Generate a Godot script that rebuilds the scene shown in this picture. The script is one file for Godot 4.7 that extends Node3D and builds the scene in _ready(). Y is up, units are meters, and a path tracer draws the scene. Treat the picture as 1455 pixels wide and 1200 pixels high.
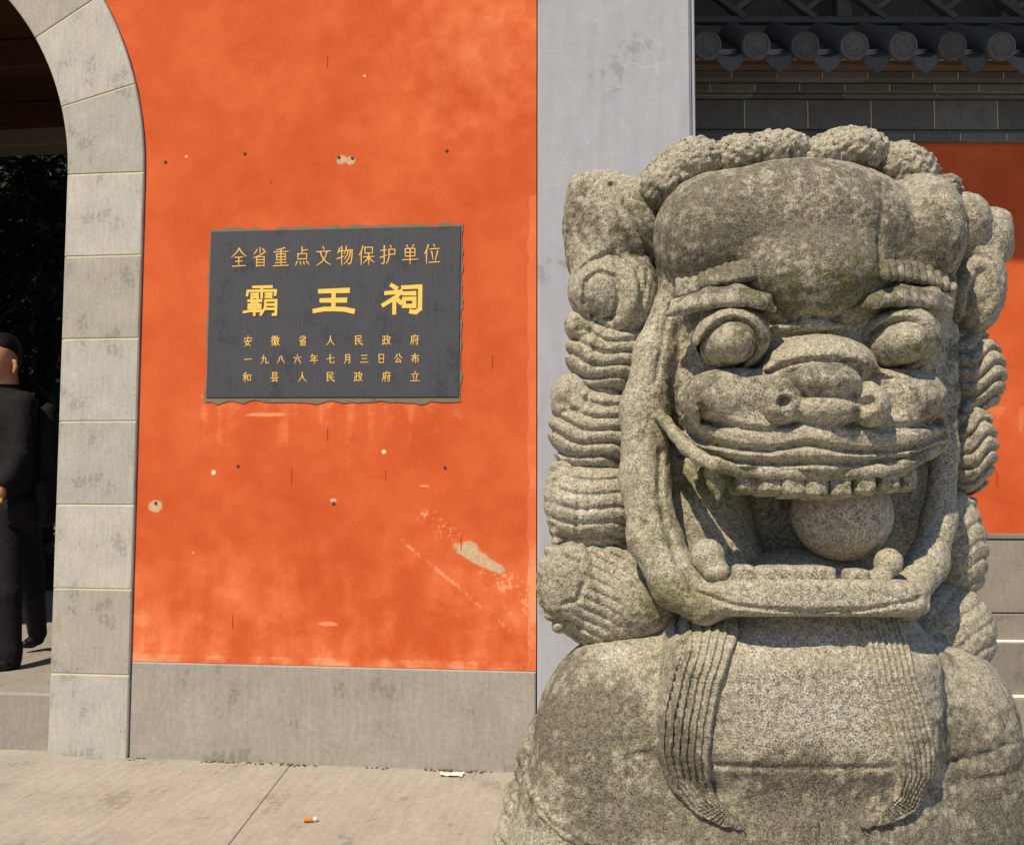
extends Node3D
# A grey stone lion with a ball in its mouth in front of an orange gate wall with a black plaque.

var mats := {}
var jobs: Array = []
var next_job := 0
var sculpts: Array = []
var results: Array = []
var lock := Mutex.new()
var taken := {}

func _ready():
	# ---------------------------------------------------------------- camera, sky, sun, exposure
	var cam := Camera3D.new()
	cam.name = "camera"
	cam.position = Vector3(0, 1.25, 4.133)
	cam.rotation_order = EULER_ORDER_YXZ
	cam.rotation_degrees = Vector3(3.74, 6.436, 0.1455)
	cam.fov = 48.565
	cam.near = 0.05
	cam.far = 400.0
	add_child(cam)
	var env := Environment.new()
	env.background_mode = Environment.BG_SKY
	var sky := Sky.new()
	var sm := ProceduralSkyMaterial.new()
	sm.sky_top_color = Color(0.42, 0.56, 0.78)
	sm.sky_horizon_color = Color(0.80, 0.84, 0.88)
	sm.sky_curve = 0.18
	sm.ground_bottom_color = Color(0.36, 0.33, 0.29)
	sm.ground_horizon_color = Color(0.62, 0.61, 0.58)
	sm.sky_energy_multiplier = 1.0
	sky.sky_material = sm
	env.sky = sky
	env.background_energy_multiplier = 0.62
	env.tonemap_mode = Environment.TONE_MAPPER_LINEAR
	env.tonemap_exposure = 1.52
	env.sdfgi_enabled = true
	env.ssao_enabled = true
	env.ssil_enabled = true
	var we := WorldEnvironment.new()
	we.name = "world_environment"
	we.environment = env
	add_child(we)
	var sun := DirectionalLight3D.new()
	sun.name = "sun"
	sun.light_energy = 1.1
	sun.light_color = Color(1.0, 0.93, 0.82)
	sun.light_angular_distance = 0.6
	sun.shadow_enabled = true
	add_child(sun)
	var az := deg_to_rad(27.0)
	var el := deg_to_rad(52.0)
	var to_sun := Vector3(-sin(az) * cos(el), sin(el), cos(az) * cos(el))
	sun.look_at_from_position(to_sun * 10.0, Vector3.ZERO)
	var t0 := Time.get_ticks_msec()
	make_materials()
	print("materials ", Time.get_ticks_msec() - t0)
	build_ground()
	build_gate()
	build_screen_wall()
	build_trees()
	build_plaque()
	build_small_things()
	print("setting ", Time.get_ticks_msec() - t0)
	build_lion()
	build_person()
	run_sculpts()
	print("sculpts ", Time.get_ticks_msec() - t0)

# ==================================================================== nodes and names
func named(parent: Node, called: String) -> Node3D:
	var o := Node3D.new()
	o.name = called
	parent.add_child(o, true)
	return o

func numbered(called: String) -> String:
	if not taken.has(called):
		taken[called] = 0
		return called
	taken[called] += 1
	return "%s_%03d" % [called, taken[called]]

func thing(called: String, label: String, category: String, at := Vector3.ZERO, turn := 0.0, group := "") -> Node3D:
	var o := Node3D.new()
	o.name = numbered(called)
	add_child(o, true)
	o.position = at
	o.rotation.y = turn
	o.set_meta("label", label)
	o.set_meta("category", category)
	if group:
		o.set_meta("group", group)
	return o

func part(parent: Node, called: String, mesh: Mesh, m: Material, at := Vector3.ZERO, label := "") -> MeshInstance3D:
	var o := MeshInstance3D.new()
	o.name = called
	o.mesh = mesh
	o.material_override = m
	o.position = at
	parent.add_child(o, true)
	if label:
		o.set_meta("label", label)
	return o

func setting(called: String, label: String, category: String, mesh: Mesh, m: Material, at := Vector3.ZERO) -> MeshInstance3D:
	var o := part(self, called, mesh, m, at, label)
	o.set_meta("category", category)
	o.set_meta("kind", "structure")
	return o

# ==================================================================== textures and materials
func noise_bytes(w: int, h: int, freq: float, octaves: int, sd: int, kind := FastNoiseLite.TYPE_SIMPLEX_SMOOTH) -> PackedByteArray:
	var n := FastNoiseLite.new()
	n.noise_type = kind
	n.frequency = freq
	n.seed = sd
	n.fractal_octaves = octaves
	n.fractal_type = FastNoiseLite.FRACTAL_FBM if octaves > 1 else FastNoiseLite.FRACTAL_NONE
	var im := n.get_seamless_image(w, h, false, false, 0.12, true)
	im.convert(Image.FORMAT_L8)
	return im.get_data()

func tex(im: Image) -> ImageTexture:
	return ImageTexture.create_from_image(im)

func grey_tex(size: int, data: PackedByteArray) -> ImageTexture:
	return tex(Image.create_from_data(size, size, false, Image.FORMAT_L8, data))

func surface(c: Color, rough: float, albedo: Texture2D = null, scale := 1.0, bump: Texture2D = null, depth := 0.0) -> StandardMaterial3D:
	var m := StandardMaterial3D.new()
	m.albedo_color = c
	m.roughness = rough
	m.metallic_specular = 0.35
	if albedo:
		m.albedo_texture = albedo
		m.uv1_triplanar = true
		m.uv1_world_triplanar = true
		m.uv1_scale = Vector3.ONE * scale
	if bump:
		m.heightmap_enabled = true
		m.heightmap_texture = bump
		m.heightmap_scale = depth
	return m

# mottled grey with streaks of grain: lo..hi brightness, dark specks
func mottled(size: int, sd: int, lo: float, hi: float, specks: float, tint: Vector3, fine: float) -> ImageTexture:
	return tex(mottled_image(size, sd, lo, hi, specks, tint, fine))

func mottled_image(size: int, sd: int, lo: float, hi: float, specks: float, tint: Vector3, fine: float) -> Image:
	var a := noise_bytes(size, size, 0.006, 4, sd)
	var b := noise_bytes(size, size, 0.05, 3, sd + 1)
	var c := noise_bytes(size, size, 0.32, 1, sd + 2, FastNoiseLite.TYPE_VALUE)
	var stretched := Image.create_from_data(size, size / 8, false, Image.FORMAT_L8, noise_bytes(size, size / 8, 0.06, 3, sd + 4))
	stretched.resize(size, size, Image.INTERPOLATE_CUBIC)
	var s := stretched.get_data()
	var d := noise_bytes(size, size, 0.09, 2, sd + 3, FastNoiseLite.TYPE_CELLULAR)
	var out := PackedByteArray()
	out.resize(size * size * 3)
	for i in size * size:
		var t := (a[i] * 0.32 + b[i] * 0.26 + s[i] * 0.3 + c[i] * fine) / (255.0 * (0.88 + fine))
		var v := lerpf(lo, hi, t)
		# sharp-edged old smears
		v *= 1.0 - 0.07 * clampf((122 - a[i] - s[i] / 4.0 - b[i] / 3.0) / 12.0, 0.0, 1.0)
		if d[i] > 232:
			v *= 1.0 - specks
		var w := (b[i] - 128) / 128.0
		out[i * 3] = clampi(int(255.0 * v * (1.0 + tint.x * w)), 0, 255)
		out[i * 3 + 1] = clampi(int(255.0 * v * (1.0 + tint.y * w)), 0, 255)
		out[i * 3 + 2] = clampi(int(255.0 * v * (1.0 + tint.z * w)), 0, 255)
	return Image.create_from_data(size, size, false, Image.FORMAT_RGB8, out)

# bare stone with crystal grain: pale feldspar, dark mica and open pits
func stone_grain(size: int, sd: int) -> Array:
	var a := noise_bytes(size, size, 0.085, 3, sd)
	var b := noise_bytes(size, size, 0.22, 1, sd + 1, FastNoiseLite.TYPE_VALUE)
	var c := noise_bytes(size, size, 0.055, 2, sd + 2, FastNoiseLite.TYPE_CELLULAR)
	var d := noise_bytes(size, size, 0.03, 3, sd + 3)
	var col := PackedByteArray()
	col.resize(size * size * 3)
	var hgt := PackedByteArray()
	hgt.resize(size * size)
	for i in size * size:
		var g := (a[i] - 128) / 128.0
		var v := 0.78 + 0.36 * g + 0.16 * (b[i] - 128) / 128.0 + 0.22 * (d[i] - 128) / 128.0
		var pit := clampf((c[i] - 205) / 40.0, 0.0, 1.0)
		v -= 0.22 * pit
		col[i * 3] = clampi(int(255.0 * v), 40, 255)
		col[i * 3 + 1] = clampi(int(255.0 * (v * 0.995)), 40, 255)
		col[i * 3 + 2] = clampi(int(255.0 * (v * 0.96 - 0.02 * g)), 40, 255)
		hgt[i] = clampi(int(150.0 + 60.0 * g + 30.0 * (d[i] - 128) / 128.0 - 90.0 * pit), 0, 255)
	return [tex(Image.create_from_data(size, size, false, Image.FORMAT_RGB8, col)), grey_tex(size, hgt)]

func blob(at: Vector2, r: Vector2, p: Vector2) -> float:
	var q := (p - at) / r
	return 1.0 - q.length()

# limewash on plaster, 4 m by 4 m: x from -4.3 to -0.3, y from 0.3 to 4.3
func plaster_texture(size: int) -> ImageTexture:
	var a := noise_bytes(size, size, 0.0045, 4, 11)
	var b := noise_bytes(size, size, 0.02, 4, 12)
	var c := noise_bytes(size, size, 0.12, 2, 13)
	var e := noise_bytes(size, size, 0.4, 1, 14, FastNoiseLite.TYPE_VALUE)
	var sn := FastNoiseLite.new()
	sn.seed = 15
	sn.frequency = 0.035
	sn.fractal_octaves = 3
	var streaks := PackedFloat32Array()
	for x in size:
		streaks.append(sn.get_noise_1d(x))
	var out := PackedByteArray()
	out.resize(size * size * 3)
	var mm := 4.0 / size
	for y in size:
		var wy := 4.3 - (y + 0.5) * mm
		var low := clampf((1.12 - wy) / 0.5, 0.0, 1.0)
		var bottom := wy < 0.47
		for x in size:
			var i := y * size + x
			var wx := -4.3 + (x + 0.5) * mm
			var na := (a[i] - 128) / 128.0
			var nb := (b[i] - 128) / 128.0
			var nc := (c[i] - 128) / 128.0
			var t := 0.40 + 0.20 * na + 0.14 * nb + 0.05 * nc + 0.05 * (e[i] - 128) / 128.0
			# chalky worn patches towards the foot of the wall
			t += 0.62 * clampf((na * 0.75 + nb * 0.45 + nc * 0.14 + streaks[x] * 0.25 + 0.28) * 1.15, 0.0, 1.0) * low
			# chalky bloom in the upper corner next to the pillar and upper middle
			t += 0.55 * clampf(blob(Vector2(-0.62, 3.28), Vector2(0.42, 0.55), Vector2(wx, wy)) + nb * 0.5 - 0.1, 0.0, 1.0)
			# wash marks under the plaque
			if wy < 1.66 and wy > 1.28 and wx > -1.92 and wx < -0.68:
				t += 0.5 * clampf(streaks[x] * 1.6 + nb * 0.8 + nc * 0.3 + (wy - 1.58) * 5.0, 0.0, 1.0)
			if bottom:
				t += 0.5 * clampf(nb + 0.5, 0.0, 1.0)
			if wx > -0.395 + 0.012 * nb and wx < -0.33 and wy < 2.62 + 0.2 * na:
				t += 0.5
			# sweep of scraped scratches
			var q := Vector2(wx + 0.62, wy - 0.93)
			var along := q.x * 0.78 - q.y * 0.62
			var across := q.x * 0.62 + q.y * 0.78
			if absf(along) < 0.32:
				t += 1.3 * clampf(1.0 - absf(across + 0.03 * nb) / 0.055, 0.0, 1.0) * clampf(nc * 1.4 + nb * 0.8 - 0.02, 0.0, 1.0)
				t += 1.0 * clampf(1.0 - absf(across + 0.16) / 0.012, 0.0, 1.0) * clampf(nc * 1.2 + nb * 1.5 + 0.45, 0.0, 1.0)
			t = clampf(t, 0.0, 1.4)
			var deep := Vector3(194, 79, 37)
			var pale := Vector3(216, 116, 72)
			var v := deep.lerp(pale, minf(t, 1.0))
			if t > 1.0:
				v = v.lerp(Vector3(222, 146, 108), (t - 1.0) / 0.4)
			# faint mottling of tone
			v *= 1.0 + 0.03 * clampf(na + nb * 0.5, -1.0, 1.0)
			out[i * 3] = int(v.x)
			out[i * 3 + 1] = int(v.y)
			out[i * 3 + 2] = int(v.z)
	var im := Image.create_from_data(size, size, false, Image.FORMAT_RGB8, out)
	# chips and filler
	var chips := [[-1.265, 2.745, 0.026, 0.026, 0], [-1.222, 2.738, 0.026, 0.022, 0], [-2.128, 1.142, 0.034, 0.036, 0], [-0.615, 0.925, 0.085, 0.045, 0], [-0.655, 0.965, 0.045, 0.042, 3], [-1.849, 1.298, 0.013, 0.013, 1], [-1.049, 1.391, 0.012, 0.011, 1], [-1.16, 3.14, 0.008, 0.006, 1], [-2.02, 2.79, 0.006, 0.006, 1], [-1.94, 0.93, 0.006, 0.004, 1], [-1.28, 1.175, 0.016, 0.01, 0], [-1.60, 1.565, 0.10, 0.010, 2], [-1.30, 0.62, 0.05, 0.012, 2], [-0.47, 0.68, 0.012, 0.012, 2], [-0.86, 1.24, 0.025, 0.006, 2]]
	for ch in chips:
		var r := int(maxf(ch[2], ch[3]) * 1.4 / mm) + 2
		var cx := int((ch[0] + 4.3) / mm)
		var cy := int((4.3 - ch[1]) / mm)
		for y in range(cy - r, cy + r + 1):
			for x in range(cx - r, cx + r + 1):
				if x < 0 or y < 0 or x >= size or y >= size:
					continue
				var i := y * size + x
				var k := Vector2((x - cx) * mm / ch[2], (y - cy) * mm / ch[3])
				if ch[2] > 0.06 and ch[4] == 0:
					k = Vector2(k.x * 0.95 - k.y * 0.25, k.y * 1.2 - k.x * 0.95)
				var dd := k.length() + 0.3 * (b[i] - 128) / 128.0 + 0.2 * (c[i] - 128) / 128.0
				if dd < 1.0:
					var g := 0.96 + 0.07 * (c[i] - 128) / 128.0
					var cc: Color = [Color8(206, 180, 146), Color8(244, 232, 214), Color8(240, 152, 108), Color8(206, 180, 146)][ch[4]] * g
					im.set_pixel(x, y, im.get_pixel(x, y).lerp(cc, clampf((1.0 - dd) * 5.0, 0.0, 0.95)))
	for s in [[-1.34, 3.241, 0.057], [-1.312, 1.5, 0.057], [-1.478, 1.321, 0.083], [-1.038, 1.308, 0.047], [-1.741, 0.653, 0.063], [-0.693, 1.021, 0.071], [-0.554, 1.823, 0.064], [-1.60, 2.66, 0.02]]:  # short thin dark upright streaks
		var x := int((s[0] + 4.3) / mm)
		for j in int(s[2] / mm):
			var y: int = int((4.3 - s[1]) / mm) + j
			im.set_pixel(x, y, im.get_pixel(x, y).lerp(Color8(96, 40, 22), 0.85))
	return tex(im)

# grey limewash of the pillar, 4 m by 4 m, with pale filled cracks
func pillar_texture(size: int) -> ImageTexture:
	var im := mottled_image(size, 31, 0.84, 1.0, 0.04, Vector3(-0.006, 0.0, 0.012), 0.10)
	var n := FastNoiseLite.new()
	n.seed = 3
	n.frequency = 0.05
	for line in CRACKS:
		for k in range(0, line.size() - 2, 2):
			var a := Vector2(line[k], line[k + 1])
			var b := Vector2(line[k + 2], line[k + 3])
			var steps := int(a.distance_to(b) / 0.002) + 1
			for j in steps:
				var p := a.lerp(b, float(j) / steps)
				var x := int(fposmod((p.x + 4.3) / 4.0, 1.0) * size + n.get_noise_1d(p.y * 300.0) * 1.5)
				var y := int(fposmod((4.3 - p.y) / 4.0, 1.0) * size + n.get_noise_1d(p.x * 300.0 + 50.0) * 1.5)
				for dx in 2:
					var q := Vector2i(posmod(x + dx, size), posmod(y, size))
					im.set_pixelv(q, im.get_pixelv(q).lerp(Color(1.0, 1.0, 1.0), clampf(0.32 + 0.3 * n.get_noise_2d(p.x * 400.0, p.y * 400.0), 0.0, 0.6)))
	return tex(im)

const CRACKS := [
	[-.1051, 2.9873, -.0311, 3.0153, .0313, 3.0286, .0641, 3.011],
	[.0313, 3.0286, .0431, 3.1238, .0734, 3.1313, .125, 3.1064, .1853, 3.1169, .2154, 3.1217],
	[.1043, 3.2373, .1428, 3.1905, .1727, 3.1532, .181, 3.1126, .1832, 3.0679, .1591, 3.0512],
	[.1112, 2.9688, .18, 2.9746, .184, 2.9433],
	[.1927, 2.9607, .2312, 2.959],
	[-.3197, 3.2075, -.2403, 3.2053],
	[-.078, 3.2829, -.0299, 3.3119],
	[-.0997, 3.3247, -.0514, 3.3719],
	[.1433, 3.2622, .186, 3.2107, .2118, 3.2094],
	[-.3327, 2.5793, -.2496, 2.5916],
	[-.1447, 2.8326, -.1275, 2.7695],
	[-.3196, 2.7859, -.2757, 2.7735]
]

func make_materials():
	var made: Array = []
	for f in [mottled.bind(1024, 21, 0.74, 1.0, 0.10, Vector3(0.012, 0.0, -0.02), 0.22), pillar_texture.bind(1024), stone_grain.bind(1024, 51), plaster_texture.bind(1280)]:
		var th := Thread.new()
		th.start(f)
		made.append(th)
	var rough := grey_tex(512, noise_bytes(512, 512, 0.11, 4, 41))
	var ready: Array = []
	for th in made:
		ready.append(th.wait_to_finish())
	var conc: Texture2D = ready[0]
	var smooth: Texture2D = ready[1]
	var grain: Array = ready[2]
	var lion := surface(Color.WHITE, 0.92, grain[0], 2.6, grain[1], 0.25)
	lion.uv1_world_triplanar = false
	lion.vertex_color_use_as_albedo = true
	lion.metallic_specular = 0.25
	mats.lion = lion
	var plaster := StandardMaterial3D.new()
	plaster.albedo_texture = ready[3]
	plaster.roughness = 0.88
	plaster.metallic_specular = 0.3
	plaster.heightmap_enabled = true
	plaster.heightmap_texture = rough
	plaster.heightmap_scale = 0.06
	mats.plaster = plaster
	mats.plinth = surface(Color8(180, 174, 165), 0.9, conc, 0.55, rough, 0.06)
	mats.pillar = surface(Color8(178, 182, 190), 0.8, smooth, 0.5, rough, 0.04)
	mats.pillar.uv1_triplanar = false
	mats.pillar.uv1_world_triplanar = false
	mats.pillar.uv1_scale = Vector3.ONE
	mats.ground = surface(Color8(188, 182, 169), 0.92, conc, 0.42, rough, 0.10)
	mats.floor = surface(Color8(168, 162, 152), 0.9, conc, 0.6, rough, 0.08)
	mats.earth = surface(Color8(96, 84, 66), 0.95, conc, 0.3, rough, 0.3)
	mats.stones = []
	for k in 4:
		mats.stones.append(surface([Color8(200, 199, 191), Color8(192, 191, 182), Color8(206, 204, 195), Color8(188, 185, 174)][k], 0.72, conc, 0.8, rough, 0.05))
	mats.mortar = surface(Color8(214, 200, 168), 0.95)
	mats.lime = surface(Color8(226, 222, 212), 0.9)  # pale mortar for the bright sunlit ledge lines
	mats.bricks = []
	for k in 4:
		mats.bricks.append(surface([Color8(120, 122, 119), Color8(108, 111, 109), Color8(130, 131, 126), Color8(114, 115, 112)][k], 0.8, conc, 1.1, rough, 0.08))
	mats.course = []
	for k in 3:
		mats.course.append(surface([Color8(156, 150, 140), Color8(148, 143, 133), Color8(163, 157, 146)][k], 0.9, conc, 0.7, rough, 0.08))
	mats.tile = surface(Color8(112, 115, 111), 0.75, conc, 1.7, rough, 0.12)
	mats.tile_dark = surface(Color8(98, 100, 96), 0.8, conc, 1.9, rough, 0.12)
	mats.fill = surface(Color8(196, 188, 172), 0.9, conc, 1.0)
	mats.board = surface(Color8(120, 106, 88), 0.85, conc, 1.4)
	mats.backwall = surface(Color8(120, 118, 110), 0.9, conc, 0.8, rough, 0.1)
	mats.dark_wood = surface(Color8(98, 66, 46), 0.7, conc, 1.0)
	mats.inner = surface(Color8(158, 146, 130), 0.9, conc, 0.5)
	mats.granite = surface(Color8(84, 86, 92), 0.45, mottled(512, 61, 0.78, 1.0, 0.12, Vector3.ZERO, 0.45), 1.3)
	mats.cement = surface(Color8(142, 132, 112), 0.95, conc, 2.0, rough, 0.1)
	var gold := surface(Color8(244, 204, 100), 0.5)
	gold.metallic = 0.25
	mats.gold = gold
	var thin := surface(Color8(232, 190, 104), 0.5)
	thin.metallic = 0.2
	mats.thin_gold = thin
	mats.bark = surface(Color8(70, 56, 42), 0.95, conc, 2.0, rough, 0.3)
	var leaf := StandardMaterial3D.new()
	leaf.albedo_color = Color8(40, 58, 38)
	leaf.roughness = 0.7
	leaf.vertex_color_use_as_albedo = true
	leaf.cull_mode = BaseMaterial3D.CULL_DISABLED
	leaf.backlight_enabled = true
	leaf.backlight = Color(0.05, 0.08, 0.03)
	mats.leaf = leaf
	mats.skin = surface(Color8(176, 124, 96), 0.6)
	mats.hair = surface(Color8(18, 16, 15), 0.5)
	mats.jacket = surface(Color8(26, 25, 27), 0.85, conc, 3.0)
	mats.trousers = surface(Color8(20, 20, 22), 0.85, conc, 3.0)
	mats.shoe = surface(Color8(20, 19, 19), 0.35)
	mats.ball = surface(Color8(206, 197, 182), 0.9, grain[0], 2.0, grain[1], 0.03)
	mats.hole_shade = surface(Color8(78, 70, 64), 0.8)  # dark colour in place of the shade inside wall holes
	mats.paper = surface(Color8(226, 222, 212), 0.9)
	mats.cork = surface(Color8(206, 128, 60), 0.9)

# ==================================================================== shapes
func quad(st: SurfaceTool, a: Vector3, b: Vector3, c: Vector3, d: Vector3):
	# a b c d counter-clockwise seen from the front
	for p in [a, c, b, a, d, c]:
		st.add_vertex(p)

# box with chamfered edges; its base face is centred on the origin when from_base is set
func chamfer_box(size: Vector3, e: float, off := Vector3.ZERO) -> ArrayMesh:
	var st := SurfaceTool.new()
	st.begin(Mesh.PRIMITIVE_TRIANGLES)
	st.set_smooth_group(-1)
	var h := size * 0.5
	e = minf(e, minf(h.x, minf(h.y, h.z)) * 0.9)
	var i := h - Vector3.ONE * e
	var pt := func(sx: int, sy: int, sz: int, axis: int) -> Vector3:
		var v := Vector3(sx * i.x, sy * i.y, sz * i.z)
		v[axis] = [sx, sy, sz][axis] * h[axis]
		return v + off
	var tri := func(a: Vector3, b: Vector3, c: Vector3):
		var n := (b - a).cross(c - a)
		if n.dot((a + b + c) / 3.0 - off) > 0.0:
			st.add_vertex(a); st.add_vertex(c); st.add_vertex(b)
		else:
			st.add_vertex(a); st.add_vertex(b); st.add_vertex(c)
	for axis in 3:
		for s in [-1, 1]:
			var c: Array = []
			for uv in [[-1, -1], [1, -1], [1, 1], [-1, 1]]:
				var g := [0, 0, 0]
				g[axis] = s
				g[(axis + 1) % 3] = uv[0]
				g[(axis + 2) % 3] = uv[1]
				c.append(pt.call(g[0], g[1], g[2], axis))
			tri.call(c[0], c[1], c[2])
			tri.call(c[0], c[2], c[3])
	for axis in 3:
		var u := (axis + 1) % 3
		var w := (axis + 2) % 3
		for su in [-1, 1]:
			for sw in [-1, 1]:
				var g := [0, 0, 0]
				g[u] = su
				g[w] = sw
				var q: Array = []
				for s in [-1, 1]:
					g[axis] = s
					q.append(pt.call(g[0], g[1], g[2], u))
					q.append(pt.call(g[0], g[1], g[2], w))
				tri.call(q[0], q[1], q[3])
				tri.call(q[0], q[3], q[2])
	for sx in [-1, 1]:
		for sy in [-1, 1]:
			for sz in [-1, 1]:
				tri.call(pt.call(sx, sy, sz, 0), pt.call(sx, sy, sz, 1), pt.call(sx, sy, sz, 2))
	st.generate_normals()
	return st.commit()

# outline in x, y (counter-clockwise seen from +z) pushed from z0 to z1, front edge chamfered by e; uv per 4 m as for the plaster
func prism(outline: PackedVector2Array, z0: float, z1: float, e := 0.0) -> ArrayMesh:
	var st := SurfaceTool.new()
	st.begin(Mesh.PRIMITIVE_TRIANGLES)
	st.set_smooth_group(-1)
	if Geometry2D.is_polygon_clockwise(outline) == false:
		pass
	var area := 0.0
	for k in outline.size():
		var a := outline[k]
		var b := outline[(k + 1) % outline.size()]
		area += a.x * b.y - b.x * a.y
	if area < 0.0:
		outline.reverse()
	var front := outline
	if e > 0.0:
		var got := Geometry2D.offset_polygon(outline, -e, Geometry2D.JOIN_MITER)
		if got.size() == 1 and got[0].size() == outline.size():
			front = got[0]
			# align the start
			var best := 0
			for k in front.size():
				if front[k].distance_to(outline[0]) < front[best].distance_to(outline[0]):
					best = k
			var r := PackedVector2Array()
			for k in front.size():
				r.append(front[(k + best) % front.size()])
			front = r
		else:
			e = 0.0
	var put := func(p: Vector3):
		st.set_uv(Vector2((p.x + 4.3) / 4.0, (4.3 - p.y) / 4.0))
		st.add_vertex(p)
	var tris := Geometry2D.triangulate_polygon(front)
	for k in range(0, tris.size(), 3):
		var a := front[tris[k]]
		var b := front[tris[k + 1]]
		var c := front[tris[k + 2]]
		if (b - a).cross(c - a) > 0.0:
			var sw := b
			b = c
			c = sw
		for p in [a, b, c]:
			put.call(Vector3(p.x, p.y, z1))
		for p in [a, c, b]:
			put.call(Vector3(p.x, p.y, z0))
	for k in outline.size():
		var a := outline[k]
		var b := outline[(k + 1) % outline.size()]
		var a0 := Vector3(a.x, a.y, z0)
		var b0 := Vector3(b.x, b.y, z0)
		var a1 := Vector3(a.x, a.y, z1 - e)
		var b1 := Vector3(b.x, b.y, z1 - e)
		for p in [a0, b1, b0, a0, a1, b1]:
			put.call(p)
		if e > 0.0:
			var fa := front[k]
			var fb := front[(k + 1) % outline.size()]
			var a2 := Vector3(fa.x, fa.y, z1)
			var b2 := Vector3(fb.x, fb.y, z1)
			for p in [a1, b2, b1, a1, a2, b2]:
				put.call(p)
	st.generate_normals()
	st.generate_tangents()
	return st.commit()

func rect(x0: float, y0: float, x1: float, y1: float) -> PackedVector2Array:
	return PackedVector2Array([Vector2(x0, y0), Vector2(x1, y0), Vector2(x1, y1), Vector2(x0, y1)])

# profile of (radius, z) turned about the z axis
func lathe(profile: PackedVector2Array, n: int) -> ArrayMesh:
	var st := SurfaceTool.new()
	st.begin(Mesh.PRIMITIVE_TRIANGLES)
	for k in profile.size() - 1:
		for j in n:
			var t0 := TAU * j / n
			var t1 := TAU * (j + 1) / n
			var a := profile[k]
			var b := profile[k + 1]
			var p := Vector3(cos(t0) * a.x, sin(t0) * a.x, a.y)
			var q := Vector3(cos(t1) * a.x, sin(t1) * a.x, a.y)
			var r := Vector3(cos(t1) * b.x, sin(t1) * b.x, b.y)
			var s := Vector3(cos(t0) * b.x, sin(t0) * b.x, b.y)
			st.set_smooth_group(k)
			if a.x > 1e-5:
				for v in [p, r, q]:
					st.add_vertex(v)
			if b.x > 1e-5:
				for v in [p, s, r]:
					st.add_vertex(v)
	st.generate_normals()
	return st.commit()

# ==================================================================== setting
func build_ground():
	var g := PlaneMesh.new()
	g.size = Vector2(240, 240)
	setting("ground", "bare grey brown ground reaching far around the gate", "ground", g, mats.earth, Vector3(0, -0.03, 0))
	var holder := Node3D.new()
	holder.name = "pavement"
	holder.rotation.y = 0.117
	add_child(holder)
	holder.set_meta("kind", "structure")
	holder.set_meta("label", "dusty beige concrete pavement in front of the gate wall")
	holder.set_meta("category", "pavement")
	# slabs cast between joints that run away from the wall
	var joints := [-10.2, -7.3, -4.4, -1.445, 1.5, 4.4, 7.3]
	for k in joints.size() - 1:
		for row in 3:
			var x0: float = joints[k] + 0.0012
			var x1: float = joints[k + 1] - 0.0012
			var z0 := -2.6 + row * 4.4 + 0.003
			var z1 := z0 + 4.394
			var pts := PackedVector2Array()
			var lean := -0.008
			part(holder, "paving_slab", chamfer_box(Vector3(x1 - x0, 0.12, z1 - z0), 0.0015), mats.ground, Vector3((x0 + x1) * 0.5, -0.06 + 0.0006 * ((k * 7 + row * 3) % 3), (z0 + z1) * 0.5)).rotation.y = 0.0

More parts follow.
